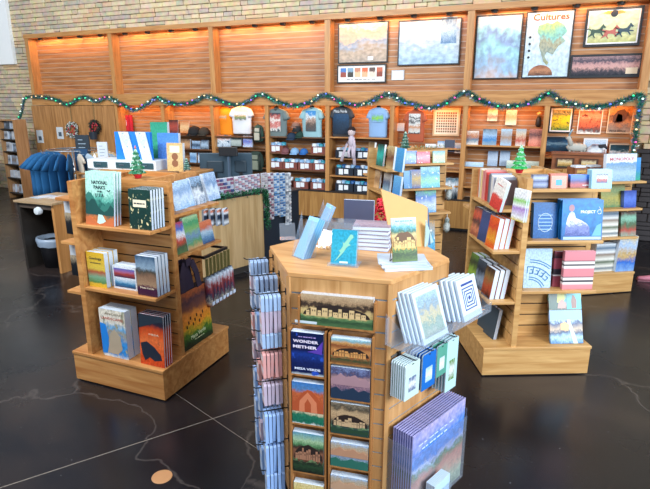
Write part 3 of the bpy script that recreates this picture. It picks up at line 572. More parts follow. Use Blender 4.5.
for l, p, c in [('small illustrated booklet hanging high in the bay, left of the cream one', (487, 108, 497, 121), ['#e8d8c0', '#8a6a4c', '#efe4d0', '#a98a68']), ('cream booklet hanging high in the bay beside the figure', (505, 110, 516, 125), ['#efe0c8', '#d9a070', '#f2e8d6'])]:
    shelf_item(l, p, .27, c, 'booklet', 'booklet', .008)
for i, x in enumerate((487, 499)): shelf_item('grey blue carded souvenir hanging %s below the wall shelf' % ('left' if i == 0 else 'right'), (x, 151, x + 10, 166), .24, ['#8fa8c4', '#b4c8dc', '#6f86a4'], 'carded_souvenir', 'souvenir', .01)
shelf_item('long pale blue framed card at the low left of the book bay', (465, 162, 483, 169), .12, ['#8fc4ee', '#c8e2f6'], 'card', 'card', .02)
shelf_item('long cream and green box behind the potted paper tree', (506, 161, 541, 169), .1, ['#5a9a94', '#e6ead8'], 'box', 'box', .1)
u, z = fW.uz(.24, 538, 127); o = thing('wooden_figure', 'small dark carved figure hanging at the right of the book bay', 'figure', (u, 9.62, z), 0)
MB().lathe([(.03, 0), (.05, .04), (.04, .14), (.02, .17)], n=12).build('figure_body', mat('#2c221c'), o, True); MB().lathe([(.01, -.03), (.04, 0), (.035, .03), (.01, .045)], (0, 0, .2), 12).build('head', mat('#c99a58'), o, True)
# rolled prints on cabinet top
for k in range(5):
    u, z = fW.uz(.02, 447 + k * 3.4, 172); o = tag(MB().lathe([(.045, 0), (.045, .36), (.03, .362)], n=14).build('rolled_print', pic('rolled print %d' % (k % 2), [(0, '#2c4a5c'), (.3, '#dfe6ea'), (.5, '#5a7a8c'), (.7, '#dfe6ea'), (1, '#33505f')], .3, 6), loc=(u, 9.46 + .04 * (k % 2), .566), smooth=True), 'upright rolled print, %s' % ordl(k, 5, 'in the row on the cabinet top'), 'rolled print', 'rolled prints on the cabinet top')
# right end of the wall: deer figurine and boxes
o = thing('plush_deer', 'pale plush deer figurine standing before the framed bird print', 'figurine', fW.w(*[fW.uz(.02, 577, 156)[0], .02], fW.uz(.02, 577, 156)[1]), 0)
g = MB(); g.loft([[(.16 * k * cos(t) - .02, .03 + .05 * k * sin(t), .12 + zz) for t in [2 * pi * i / 12 for i in range(12)]] for k, zz in ((.3, -.05), (.8, -.03), (1, .02), (.8, .06), (.3, .08))])
for x in (-.12, -.06, .05, .1): g.tube([(x, .03, .12), (x + .01, .03, .05), (x, .03, 0)], [.022, .015, .016], 8)
g.tube([(-.1, .03, .16), (-.14, .02, .26), (-.17, 0, .3)], [.045, .035, .04], 8); g.build('deer_body', mat('#b0b4ac', .9), o, True)
for s in (-1, 1): MB().tube([(-.15, .02 + s * .02, .32), (-.13, .02 + s * .05, .38), (-.1, .02 + s * .06, .42)], [.014, .01, .004], 6).build('antler', mat('#8fb4c4', .8), o, True)
o = thing('fluffy_bird', 'blue and white fluffy toy to the right of the plush deer', 'plush toy', fW.w(fW.uz(.0, 594, 157)[0], 0, fW.uz(0, 594, 157)[1]), 0)
MB().loft([[(.12 * k * cos(t), .05 * k * sin(t), zz) for t in [2 * pi * i / 12 for i in range(12)]] for k, zz in ((.6, 0), (1, .06), (.9, .13), (.4, .2))]).build('toy_body', pic('fluffy toy', [(0, '#b4cce0'), (.5, '#e4ecf0'), (1, '#4a5a74')], .8, 5), o, True); MB().tube([(.05, 0, .16), (.13, -.02, .18), (.17, -.02, .13)], [.035, .03, .012], 8).build('head', mat('#2c3038', .9), o, True)
x0_, _ = fW.uz(-.3, 552, 160); x1_, _ = fW.uz(-.3, 604, 160); zt_ = fW.uz(-.3, 575, 153)[1]
o = thing('wooden_display_crate', 'dark brown wooden card unit in front of the right wall bay', 'crate', (x0_, 9.1, 0), 0); w_ = x1_ - x0_; m_c = wood('crate wood', '#6a3c24', '#9a5f3a', 'x')
MB().box(0, w_, .02, .26, 0, zt_ - .03).build('crate_body', m_c, o); MB().box(-.02, w_ + .02, -.01, .28, zt_ - .03, zt_).build('crate_top', m_c, o)
for k in range(2):
    d = MB().box(w_ * (.08 + .46 * k), w_ * (.44 + .46 * k), .0, .02, zt_ - .24, zt_ - .08).build('card_drawer', wood('crate trim', '#3c2418', '#5a3824', 'x'), o); MB().box(w_ * (.12 + .46 * k), w_ * (.40 + .46 * k), -.006, 0, zt_ - .22, zt_ - .10).build('picture_label', pic('drawer %d' % k, [(0, '#2c3c34'), (.4, '#c9a058'), (.7, '#d8c8a0'), (1, '#6a4a3c')], .7, 5), d)
# ------------------------------------------------------------------ pinwheel gondolas
GW = dict(L=('gondola maple', '#a86a34', '#d09a5c'), R=('pale gondola maple', '#b08046', '#d6ac70'))  # same maple twice; cool daylight is painted into the paler R tone
def gondola(label, cx, cy, deg, offs, shelves, caps=True, H=1.65, tone='R'):
    A, c1, c2 = GW[tone]
    wx = wood(A, c1, c2, 'x'); wz = wood(A, c1, c2, 'z')
    root = thing('display_gondola', label, 'display stand', (cx, cy, 0), radians(deg))
    MB().box(-.448, .448, -.448, .448, .012, .235).build('base', wx, root)
    MB().box(-.43, .43, -.43, .43, .0, .012).build('plinth', BLACK, root)
    bev(MB().box(-.455, .455, -.455, .455, .235, .26).build('base_top', wx, root), .004)
    for k in range(4):
        a = offs[k]; prev = offs[k - 1]; nx = offs[(k + 1) % 4]
        M = Matrix.Rotation(k * pi / 2, 4, 'Z'); g = MB(); z = .26; y1 = prev
        g.box(-a - .008, -a + .0, -.42, y1, .26, H, 1, M=M); g.box(-a, -a + .02, -.42, y1, .26, H, 0, M=M)
        while z < H - .01:
            zt = min(z + .088, H); g.box(-a - .02, -a - .008, -.42, y1, z, zt, 0, M=M); z += .1
        g.box(-a - .022, -a + .022, -.44, -.42, .26, H, 0, M=M)
        g.box(-a - .022, -a + .022, -.42, y1, H - .03, H + .002, 0, M=M)
        g.build('slatwall_panel', [wx, DARK], root)
        for z in shelves[k]:
            s = MB().box(-a + .022, .435, -.44, -nx - .022, z - .024, z, 0, M=M); bev(s.build('shelf', wx, root), .003)
    if caps:
        MB().box(-offs[0] + .02, offs[2] - .02, -offs[1] + .02, offs[3] - .02, H - .06, H - .03).build('top_cap', wx, root)
    return root
def side(cx, cy, deg, k): return Frame(cx, cy, deg + 90 * k)
LGc = (-2.93, 3.283, 0); RGc = (-.066, 4.748, 24.5); MGc = (-1.6, 6.647, 37); QGc = (.532, 7.077, 33)
gondola('wooden four sided book stand at the left with a tote bag', *LGc, [.27, .185, .2, .25], {0: (1.33, .83), 1: (1.40, 1.07), 2: (1.3,), 3: (1.52, 1.18, .78)}, tone='L')
gondola('wooden four sided book stand at the right with blue and plaid books', *RGc, [.2, .2, .2, .2], {0: (1.57, 1.16, .745), 1: (1.3, .9), 2: (1.3,), 3: (1.415, 1.08, .655)})
gondola('wooden four sided stand of children\'s books behind the central kiosk', *MGc, [.25, .22, .22, .22], {0: (1.505, 1.205, .895), 1: (1.3,), 2: (1.3,), 3: (1.44, 1.145)})
gondola('rear wooden stand of calendars and games at the far right', *QGc, [.2, .2, .2, .2], {0: (1.345, 1.03, .69), 1: (1.3,), 2: (1.3,), 3: (1.1,)}, H=1.42)
L0, L1, L2, L3 = [side(*LGc, k) for k in range(4)]; R0, R1, R2, R3 = [side(*RGc, k) for k in range(4)]
M0, M3 = side(*MGc, 0), side(*MGc, 3); Q0 = side(*QGc, 0)
on = 'on the left stand'
# --- left stand, front
C_np = pic('national parks cover', [(0, '#a9643c'), (.12, '#c9743c'), (.2, '#1f5a54'), (.42, '#2c6e64'), (.52, '#5fae9c'), (.62, '#a8dccc'), (1, '#b4e2d4')], .28, 4)
o, w, h = stack('tall green national parks atlas', 'on the upper shelf, left stand', L0, -.41, 86, 113.5, 173, 222, 3, .02, C_np, zs=1.331, gap=.008, tilt=7)
ridge(o, w, h, .2, [.5, .42, .46, .36, .4, .3, .44, .52, .6, .62, .55], mat('#2f7468', .5)); ridge(o, w, h, .2, [.34, .4, .3, .26, .3, .36, .48, .5, .42, .5], mat('#174a46', .5), d=-.0016)
shape(o, [(-.1, .0), (.3, .0), (.1, .2), (-.04, .21)], w, h, mat('#bfe6dc', .5), 'river_picture', -.002); ridge(o, w, h, 0, [.12, .16, .1, .05, .03, .06, .12, .17, .13], mat('#c06a3c', .5), d=-.0022)
for s, zz, sz in (('NATIONAL', .80, .036), ('PARKS', .71, .036), ('OF THE', .635, .016), ('U S A', .565, .034)): text(s, sz, INK, o, (0, -.001, h * zz), width=w * (.56 if 'N' in s else .4 if s == 'PARKS' else .16 if 'OF' in s else .3), bold=.0006)
MB().prism([(-.02, .0), (-.01, .006), (0, -.003), (.012, .008), (.02, .004), (.004, -.01)], -.001, 0).build('bird_picture', INK, o, loc=(w * .32, 0, h * .66))
C_tr = pic('treasury cover', [(0, '#14342f'), (1, '#1a3f38')], .2, 3, blotch=('#d9cf9c', .6, 7))
o, w, h = stack('dark green book with a cream title box', 'on the upper shelf, left stand', L0, -.40, 130, 151.5, 190, 227, 5, .026, C_tr, zs=1.331, gap=.004, tilt=3)
MB().box(-w * .3, w * .3, -.0012, 0, h * .56, h * .74).build('title_box', CREAM, o); text('~', .022, INK, o, (0, -.0016, h * .65), width=w * .5)
C_y = pic('yellow guide cover', [(0, '#d8b02c'), (.1, '#d9b43c'), (.14, '#5a8a4c'), (.3, '#7fae8c'), (.45, '#b05a3c'), (.52, '#dcc04c'), (1, '#e2b42c')], .12, 6)
o, w, h = stack('thick yellow field guide', 'on the middle shelf, left stand', L0, -.40, 90, 107, 253, 287.5, 3, .045, C_y, zs=.831, gap=.004, tilt=0)
text('Geology', .03, INK, o, (0, -.001, h * .83), width=w * .7); text('~', .015, INK, o, (0, -.001, h * .7), width=w * .6)
C_s = pic('white box card', [(0, '#dfe8f0'), (1, '#e8f0f6')], .1, 3)
o, w, h = stack('white card box with two landscape pictures', 'on the middle shelf, left stand', L0, -.36, 115, 137.5, 267, 292, 2, .05, C_s, zs=.831, gap=.004, tilt=0, name='card_box', cat='card box')
MB().box(-w * .45, w * .45, -.001, 0, h * .52, h * .9).build('upper_picture', pic('red mesa', [(0, '#3c2c4c'), (.4, '#a9443c'), (.6, '#b06a8c'), (1, '#4c6ac0')], .4, 4), o)
MB().box(-w * .45, w * .45, -.001, 0, h * .08, h * .46).build('lower_picture', pic('blue lake', [(0, '#16406c'), (.4, '#2c74a4'), (.6, '#7fb4d4'), (1, '#dfe8f0')], .4, 4), o)
C_m = pic('cliff guide cover', [(0, '#3c1c38'), (.22, '#4c2440'), (.28, '#a98a6c'), (.5, '#8a6a54'), (.62, '#46443c'), (.72, '#8fa8bc'), (1, '#3c5a78')], .25, 6)
o, w, h = stack('thick maroon and rock covered guide', 'on the middle shelf, left stand', L0, -.41, 139, 158, 257, 301, 4, .034, C_m, zs=.831, gap=.003, tilt=0)
text('Mesa Verde', .02, CREAM, o, (0, -.001, h * .2), width=w * .7)
C_a = pic('ancient landscapes cover', [(0, '#dfe4e0'), (.08, '#2c8ad8'), (.35, '#3c9ae4'), (.5, '#a9a088'), (.6, '#6ab0e0'), (.74, '#e6e0d0'), (1, '#e9e2cf')], .35, 3, blotch=('#a8a890', .56, 4))
o, w, h = stack('thick ancient landscapes book', 'on the base of the left stand', L0, -.41, 103.5, 128, 311, 352.5, 2, .065, C_a, zs=.261, gap=.003, tilt=0)
shape(o, [(-.3, .08), (.1, .07), (.3, .2), (.26, .45), (.05, .6), (-.12, .5), (-.2, .3)], w, h, mat('#b4a48c', .5), 'ruin_picture'); shape(o, [(-.5, .06), (-.32, .06), (-.2, .4), (-.28, .68), (-.5, .7)], w, h, mat('#1f84dc', .5), 'sky_picture')
text('ANCIENT', .024, mat('#7a6a4c'), o, (w * .08, -.001, h * .91), width=w * .7); text('LANDSCAPES', .028, mat('#b8442c'), o, (0, -.001, h * .81), width=w * .86)
C_o = pic('orange cover', [(0, '#c9421c'), (.15, '#d9501e'), (.5, '#e8743c'), (.7, '#c9481c'), (.82, '#2c2434'), (1, '#1c2838')], .3, 3, blotch=('#28303c', .62, 2.2))
o, w, h = stack('thin orange book with a dark patch', 'on the base of the left stand', L0, -.41, 141, 164.5, 317, 363, 4, .014, C_o, zs=.261, gap=.012, tilt=3)
shape(o, [(-.46, .42), (-.2, .47), (.1, .38), (.36, .24), (.4, .14), (.1, .1), (-.1, .16), (-.3, .08), (-.4, .2)], w, h, mat('#1c2636', .5), 'dark_rock_picture'); shape(o, [(-.5, .99), (.5, .99), (.5, .9), (.1, .84), (-.3, .76), (-.5, .72)], w, h, mat('#23303c', .5), 'dark_sky_picture'); text('MESA', .018, CREAM, o, (w * .1, -.0016, h * .62), width=w * .4)
# --- left stand, right side
MG_ = [('#8fb8e0', '#c8dcf0', '#7fa0c8', '#b8d4ee'), ('#5a7a9c', '#dfeaf4', '#3c566c', '#9fc0e0'), ('#8fb0d8', '#d0e2f4', '#6f92bc', '#b4d0ec')]
for i, (x0, x1, yt, yb, c) in enumerate([(176, 188, 183, 211, MG_[0]), (184, 197, 180, 208, MG_[0]), (196, 207, 177, 205, MG_[1]), (209, 221, 173, 201, MG_[2])]):
    m = pic('magazine %d' % i, [(j / 3, cc) for j, cc in enumerate(c)], .9, 4)
    stack(['pale blue magazine nearest the post', 'pale blue magazine second from the post', 'grey and white map magazine', 'light blue magazine at the far end'][i], 'on the top right hand shelf', L1, -.36 + .01 * (i % 2), x0, x1, yt, yb, 3, .006, m, zs=1.401, gap=.004, tilt=14, name='magazine', cat='magazine', parts=False)
for i, (x0, x1, yt, yb, c, l) in enumerate([(175.5, 188.5, 223, 251, ('#5a7a4c', '#3c5a44', '#c04a3c', '#dfe8f0', '#3c6ac0', '#b83c3c'), 'red and blue park booklet'), (188.5, 203.5, 216, 247, ('#c9a070', '#5a9a6c', '#6f94b8', '#7fae6c', '#3c9a6c', '#a9d0a0'), 'green map folder'), (203, 215, 221, 242, ('#2c4c7c', '#5a8ab4', '#a9c8dc', '#c96a4c', '#d9805c'), 'blue and orange booklet')]):
    m = pic('booklet %d' % i, [(j / (len(c) - 1), cc) for j, cc in enumerate(c)], .35, 5)
    stack(l, 'on the second right hand shelf', L1, -.40, x0, x1, yt, yb, 2, .008, m, zs=1.071, gap=.008, tilt=10, name='booklet', cat='booklet', parts=False)
# hooks with blister packs
def hook_bar(label, fr, x, z, y0, y1, group, col=None):
    o = thing('peg_hook', label, 'hook', fr.w(x, y0, z), fr.rz, group)
    L_ = y0 - y1
    MB().box(-.012, .012, -.006, 0, -.02, .02).build('back_plate', col or BLACK, o); MB().tube([(0, 0, 0), (0, -L_ * .9, 0), (0, -L_, .014)], .004, 6).build('prong', col or BLACK, o, True)
    return o
def hang_card(label, cat, fr, x, y, z, w, h, t, m, group, name, hole=True, swing=0, pages=None):
    o = thing(name, label, cat, fr.w(x, y, z), 0, group, rot=(0, radians(swing), fr.rz))
    g = MB().prism([(-w / 2, -h), (w / 2, -h), (w / 2, -.012), (w / 2 - .01, 0), (-w / 2 + .01, 0), (-w / 2, -.012)], 0, t, 1, front=0); g.build('card', [m, pages or PAGE], o)
    MB().box(-.01, .01, -.001, 0, -.016, -.01).build('hang_hole', BLACK, o)
    return o
m_bl = pic('clip pack', [(0, '#1c2c44'), (.15, '#dfe8f0'), (.4, '#1f3048'), (.6, '#23344c'), (.72, '#dfe8f2'), (.86, '#d96a2c'), (1, '#e0e8f0')], .12, 5)
u, z = L1.uz(-.36, 222, 209)
for k in range(4):
    hang_card('white and orange blister pack, %s on the hook' % (ORD[k] if k else 'front'), 'blister pack', L1, u - .035 * k, -.40 + .045 * k, z + .01, .075, .15, .02, m_bl, 'blister packs on the left stand', 'blister_pack')
hook_bar('black hook holding the white and orange blister packs', L1, u, z, -.2, -.42, None)
# tote bag
u0, z1 = L1.uz(-.36, 183.5, 285); u1, _ = L1.uz(-.36, 214, 285); tz = .262; tw = .42; th = .47
uc = -.01 - .0
o = thing('tote_bag', 'sunset cliff dwelling tote bag with dark purple handles leaning on the left stand', 'bag', L1.w(.06, -.415, tz), L1.rz, rot=(radians(-5), 0, L1.rz))
C_t = pic('tote print', [(0, '#14281c'), (.1, '#1c3c24'), (.22, '#4f7a2c'), (.3, '#b8a02c'), (.42, '#e8942c'), (.58, '#e08a3c'), (.68, '#7a4a3c'), (.82, '#4c3440'), (.92, '#8a4c34'), (1, '#a85a34')], .3, 4)
g = MB(); g.prism([(-tw / 2, 0), (tw / 2, 0), (tw / 2 + .005, th), (-tw / 2 - .005, th)], 0, .1, 1, front=0); g.build('bag_body', [C_t, mat('#2c2430', .8)], o)
for i in range(9): MB().box(-.007, .007, -.002, 0, 0, .026).build('window_picture', mat('#3c1c14'), o, loc=(-.12 + .028 * i, 0, .17 + .03 * (i % 3)))
text('Mesa Verde', .05, mat('#d8e4b8'), o, (.01, -.002, .085), rot=(pi / 2, radians(-4), 0), width=.2); text('~', .014, mat('#d8e4b8'), o, (.02, -.002, .05), width=.13)
for yy in (0.0, .09):
    g = MB(); P = [(-.11, yy, th), (-.10, yy, th + .12), (-.04, yy - .015, th + .235), (.03, yy - .015, th + .235), (.08, yy - .01, th + .12), (.10, yy, th)]
    for i in range(len(P) - 1):
        a, c = Vector(P[i]), Vector(P[i + 1]); d = (c - a).normalized(); s = Vector((d.z, 0, -d.x)) * .03
        g.prism([((a - s).x, (a - s).z), ((a + s).x, (a + s).z), ((c + s).x, (c + s).z), ((c - s).x, (c - s).z)], a.y - .004, a.y + .004)
    g.build('handle', mat('#2e2338', .85), o)
g = MB().prism([(-.09, th - .02), (.07, th - .02), (.05, th + .2), (-.05, th + .22)], .02, .07); g.build('gathered_lining', mat('#2c2136', .9), o)
# hanging straps with patterned pouches
m_pp = [pic('pouch %d' % k, [(0, '#16243c'), (.3, '#c4d4e4'), (.45, '#8a2c2c'), (.6, '#1c2c4c'), (.8, '#c8bca8'), (1, '#9a3c34')], .5, 6) for k in range(3)]
ua, za = .24, .95; ub = .60
o = thing('hook_bar', 'black bar of hooks holding the strapped pouches', 'hook', L1.w(0, -.38, za), L1.rz)
MB().box(ua, ub, -.01, .01, -.012, .012).build('bar', BLACK, o)
for xx in (ua + .01, ub - .01): MB().box(xx - .008, xx + .008, .01, .16, -.01, .01).build('bracket', BLACK, o)
for k in range(7):
    x = ua + .015 + (ub - ua - .03) * k / 6
    o = thing('strapped_pouch', 'navy and red patterned pouch on an olive strap, %s' % ordl(k, 7, 'on the bar'), 'pouch', L1.w(x, -.41, za - .01), L1.rz, 'strapped pouches on the black bar')
    MB().box(-.008, .008, -.004, .004, -.16, .0).box(-.018, -.004, .006, .012, -.16, 0).build('strap', mat('#6a6234', .8), o)
    MB().loft([[(.025 * kk * cos(t), .035 * kk * sin(t), z) for t in [2 * pi * i / 10 for i in range(10)]] for kk, z in ((.6, -.15), (1, -.18), (1.2, -.37), (1, -.42))]).build('pouch_body', m_pp[k % 3], o, True)
    MB().box(-.018, .018, -.042, -.036, -.405, -.375).build('patch', mat('#c9d8ee'), o)
# --- left stand, left side goods
for k, (zz, lab) in enumerate(((1.52, 'under the top left board'), (1.18, 'under the middle left board'))):
    for j in range(5):
        y = -.42 + .012; x = .32 - .085 * j
        o = thing('hanging_keyring_card', 'black and white key ring card, %s %s' % (ORL[j] if j else 'nearest', lab), 'key ring card', L3.w(.36, -.42 + .032 * j, zz - .04), L3.rz + radians(90 - 6 * j), 'key ring cards on the left stand')
        MB().box(-.028, .028, 0, .012, -.26, -.09).build('dark_card', pic('dark card', [(0, '#14161c'), (.6, '#1c2026'), (1, '#c9b89a')], .6, 6), o); MB().box(-.02, .02, -.002, .006, -.09, 0).build('white_tag', WHITE, o)
# --- goods on top of the left stand
cap_z = 1.622
o = thing('paper_tree', 'small green tinsel tree in a red pot on the left stand', 'christmas tree', (-3.0, 3.34, cap_z), 0)
def paper_tree(o, H, green, star=None, pot='#c02030', leaves=True):
    MB().lathe([(H * .10, 0), (H * .15, H * .14), (H * .16, H * .16), (.01, H * .16)], n=12).build('pot', mat(pot, .5), o, False)
    g = MB(); rr = random.Random(int(H * 1000))
    for k in range(5):
        z = H * (.16 + .155 * k); R = H * .30 * (1 - .17 * k); n = 14
        g.loft([[(R * (1.0 if i % 2 else .78) * q * cos(2 * pi * i / n + k), R * (1.0 if i % 2 else .78) * q * sin(2 * pi * i / n + k), z + zz * H) for i in range(n)] for q, zz in ((1, 0), (.9, .05), (.55, .13), (.2, .2))])
    g.build('branches', pic('foil ' + green, [(0, green), (.5, green), (.75, '#bfe8d0'), (1, green)], .8, 9), o)
    g2 = MB()
    for i in range(14):
        a = i * 2.4; z = H * (.22 + .05 * i); R = H * .29 * (1 - (z / H - .16) * 1.05); g2.lathe([(.001, -.006), (.006, 0), (.001, .006)], (R * cos(a), R * sin(a), z), 6)
    g2.build('baubles', mat('#9fe0dc', .2), o)
    if star: MB().lathe([(.001, -.012), (.009, 0), (.001, .02)], (0, 0, H * 1.0), 6).build('tree_topper', mat(star, .4), o)
paper_tree(o, .24, '#146a44', '#d86a58')
# --- right stand, left side (books in three rows)
RW = pic('red white book', [(0, '#c4342c'), (.4, '#d8483c'), (.5, '#e9e4dc'), (1, '#f0ece4')], .2, 3)
spine_c = ['#c87a4c', '#d8d0c8', '#e2c88c', '#d88a88', '#d98c86', '#c23a34', '#c8443c', '#6a6f70', '#8a8fa0', '#e4e0d8', '#e8e8ee', '#8a8f9c', '#5a4a4c']
def bk_local(lab, fr, x, y, z, w, h, t, m, spine=None, turn=0, tilt=0, roll=0, group=None, page=None): return book(lab, 'book', w, h, t, m, fr, x, y, z, tilt, turn, roll, group, 'book', True, page, spine)
# R3 frame: looking at the left side; x runs toward the viewer-right; y into the panel
names = ['tan', 'pale grey', 'pale yellow', 'dusty pink', 'rose', 'bright red', 'deep red', 'dark grey', 'slate', 'white', 'silver', 'grey blue', 'brown']
x = -.17
for i, c in enumerate(spine_c):
    t = (.03, .022, .034, .026, .03, .02, .022, .016, .016, .024, .016, .018, .016)[i]; m = mat(c, .5)
    hh = (.24, .25, .24, .24, .25, .235, .22, .23, .24, .23, .225, .22, .2)[i]
    # spine faces out: cover normal along x => turn by 90
    o = book('%s spine book, %s' % (names[i], ordl(i, 13, 'in the top row of the right stand')), 'book', .17, hh, t, m, R3, x + t, -.40 + .085, 1.416, 0, 90, 0, 'spine out books on the top row', 'book', True)
    x += t + .013
o, w, h = stack('red and white book leaning face out', 'in the top row of the right stand', R3, -.445, 486, 503, 178, 205, 1, .03, RW, zs=1.416, tilt=4, roll=14, turn=12, w=.15, h=.24)
text('~', .016, mat('#c4342c'), o, (0, -.001, h * .8), width=w * .5)
stack('white rainbow dotted book leaning face out', 'at the right of the top row', R3, -.445, 513, 523, 176, 208, 2, .012, pic('rainbow book', [(0, '#d9c02c'), (.12, '#e8ecf0'), (.4, '#b08ad0'), (.5, '#e8ecf0'), (.65, '#8fd06c'), (.75, '#e9eef2'), (1, '#eef2f4')], .1, 3), zs=1.416, tilt=4, turn=14, w=.14, h=.22)
row2 = [(463, 479, 215, 247, ['#8a4a34', '#c97a54', '#3c2c2c', '#c9583c', '#2c3438'], 'brown cliff picture book', 3), (478, 493, 219, 252, ['#2c3c64', '#3c4c7c', '#34446c'], 'navy cloth book', 3), (493, 508, 225, 257, ['#d9501c', '#e8a02c', '#c93c1c', '#e8641c'], 'fiery orange book', 3)]
row3 = [(463, 476, 253, 285, ['#3c5a34', '#8aa83c', '#2c3428', '#5a7a34'], 'green patterned book', 2), (474, 488, 260, 292, ['#2c3440', '#8a9aac', '#1c2430', '#3c4854'], 'dark slate book with a pale title', 2), (485, 498, 266, 300, ['#2c1c1c', '#b04a2c', '#8a6a3c', '#34201c'], 'dark brown book with a red mask picture', 3)]
for r_, (rows_, z) in enumerate(((row2, 1.081), (row3, .656))):
    for i, (x0, x1, yt, yb, c, l, n) in enumerate(rows_):
        m = pic('row cover %d %d' % (r_, i), [(j / (len(c) - 1), cc) for j, cc in enumerate(c)], .5, 4)
        hh = .25; X = -.10 + .20 * i
        for k in range(n):
            book('%s %s, %s left row, right stand' % (ORD[k], l, 'middle' if r_ == 0 else 'lower'), 'book', .155, hh, .042 if n == 3 else .05, m, R3, X - .004 * k, -.425 + (.045 if n == 3 else .054) * k, z, 8, 7, 0, 'copies of the ' + l, 'book', True)
for i, x in enumerate((.05, .22)):
    bk_local('blue grey book leaning in the base corner of the right stand, %s of two' % ('left', 'right')[i], R3, x, -.34, .262, .17, .27, .035, mat('#34424c', .5), turn=10, tilt=8)
# --- right stand, front
onr = 'on the right stand'
def RS(desc, x0, x1, yt, yb, cols, z, n=1, t=.02, yl=-.38, tilt=8, amp=.5, gap=.006, wh='', sc=4, blotch=None, fr=R0, **k):
    m = pic('cover ' + desc, [(j / (len(cols) - 1), cc) for j, cc in enumerate(cols)], amp, sc, blotch=blotch)
    return stack(desc, wh, fr, yl, x0, x1, yt, yb, n, t, m, zs=z, tilt=tilt, gap=gap, **k)
W1 = 'on the top shelf'
o, w, h = RS('navy poster book with pale lines', 532, 547, 175, 198, ['#1c2c54', '#8fa0c8', '#2c4478', '#a9b8d8', '#22345c'], 1.571, 2, wh=W1, amp=.08); 
RS('terracotta book with a blue doorway', 549, 566, 174, 198, ['#b85a40', '#c46a4c', '#b85a44'], 1.571, 2, wh=W1, amp=.3)[0]
o, w, h = RS('terracotta book with a cream panel', 550, 565, 176, 198, ['#c9907c', '#d8a08c'], 1.571, 1, wh=W1, yl=-.41); MB().box(-w * .2, w * .2, -.001, 0, h * .25, h * .7).build('doorway_picture', mat('#5aa8c8'), o)
o, w, h = RS('blue book with a red mountain', 569, 590, 175, 198, ['#8a3c3c', '#b04a4c', '#3c3c7c', '#2c6ac8', '#2c7ae0'], 1.571, 2, wh=W1, amp=.25)
text('~', .016, WHITE, o, (w * .25, -.001, h * .2), width=w * .35)
o, w, h = RS('turquoise book with a framed figure', 590, 610, 170, 199, ['#8fc8dc', '#9cd2e4'], 1.571, 3, yl=-.42, wh=W1)
MB().box(-w * .27, w * .27, -.001, 0, h * .3, h * .78).build('framed_figure_picture', pic('figure grid', [(0, '#2c4c7c'), (.4, '#c4503c'), (.6, '#dfe8ec'), (1, '#2c3c5c')], .9, 8), o)
W2 = 'on the second shelf'
o, w, h = RS('blue book with a white diagram', 532.5, 556, 204, 240, ['#1f5c9c', '#2a6cb4', '#2468a8'], 1.161, 3, t=.012, yl=-.35, wh=W2, amp=.3)
for k in range(5): MB().box(-w * .3, w * .3, -.001, 0, h * (.25 + .1 * k), h * (.27 + .1 * k)).build('diagram_line', mat('#a9d0ec'), o)
MB().tube([(w * .3 * cos(t), -.001, h * .45 + h * .26 * sin(t)) for t in [2 * pi * i / 20 for i in range(21)]], .003, 4).build('diagram_ring', mat('#c8e0f2'), o)
C_p6 = pic('project cover', [(0, '#1b5fa0'), (.4, '#2478bc'), (1, '#1a84d0')], .3, 2)
o, w, h = stack('wide blue book with a seated robed figure', W2, R0, -.41, 561, 601.5, 201, 239.5, 3, .016, C_p6, zs=1.161, gap=.022, tilt=8)
text('PROJECT', .03, WHITE, o, (w * .13, -.001, h * .70), width=w * .36, bold=.001); MB().tube([(w * .41 + .016 * cos(t), -.001, h * .70 + .016 * sin(t)) for t in [2 * pi * i / 16 for i in range(17)]] + [(w * .40, -.001, h * .70 + .04)], .003, 4).build('swirl_mark', WHITE, o)
fig = [(-.42, .1), (-.40, .35), (-.37, .55), (-.32, .68), (-.26, .72), (-.2, .68), (-.16, .55), (-.04, .5), (.1, .42), (.18, .32), (.2, .1)]
MB().prism([(x * w, z * h) for x, z in fig], -.001, 0).build('robed_figure_picture', pic('robe', [(0, '#4a5a9c'), (.4, '#7f8cc8'), (.6, '#dfe6ee'), (1, '#b8d0e8')], .8, 5), o)
MB().prism([(-.27 * w + .022 * cos(t), .8 * h + .028 * sin(t)) for t in [2 * pi * i / 12 for i in range(12)]], -.001, 0).build('figure_head_picture', mat('#b08a94'), o)
MB().box(-w * .45, w * .48, -.001, 0, h * .01, h * .08).build('caption_strip', mat('#a9c8e2'), o)
MB().prism([(.25 * w, .1 * h), (.48 * w, .1 * h), (.47 * w, .42 * h), (.36 * w, .36 * h)], -.001, 0).build('pale_rock_picture', mat('#6cb0dc'), o)
W3 = 'on the third shelf'
o, w, h = RS('pale square book with a blue meander', 523, 550, 250, 288, ['#b4d4ee', '#c4def2', '#b8d8f0'], .746, 1, t=.03, yl=-.36, wh=W3, amp=.2, tilt=6)
g = MB(); cx_, cz_ = -w * .3, -h * .15
for R_ in (.44, .51, .98, 1.05):
    for i in range(14):
        a0 = pi / 2 * i / 14; a1 = pi / 2 * (i + 1) / 14; rr = R_ * h * .82
        p = [(cx_ + rr * cos(a0), cz_ + rr * sin(a0)), (cx_ + (rr + .008) * cos(a0), cz_ + (rr + .008) * sin(a0)), (cx_ + (rr + .008) * cos(a1), cz_ + (rr + .008) * sin(a1)), (cx_ + rr * cos(a1), cz_ + rr * sin(a1))]
        if all(-w / 2 < x < w / 2 and 0 < z < h for x, z in p): g.prism(p, -.001, 0)
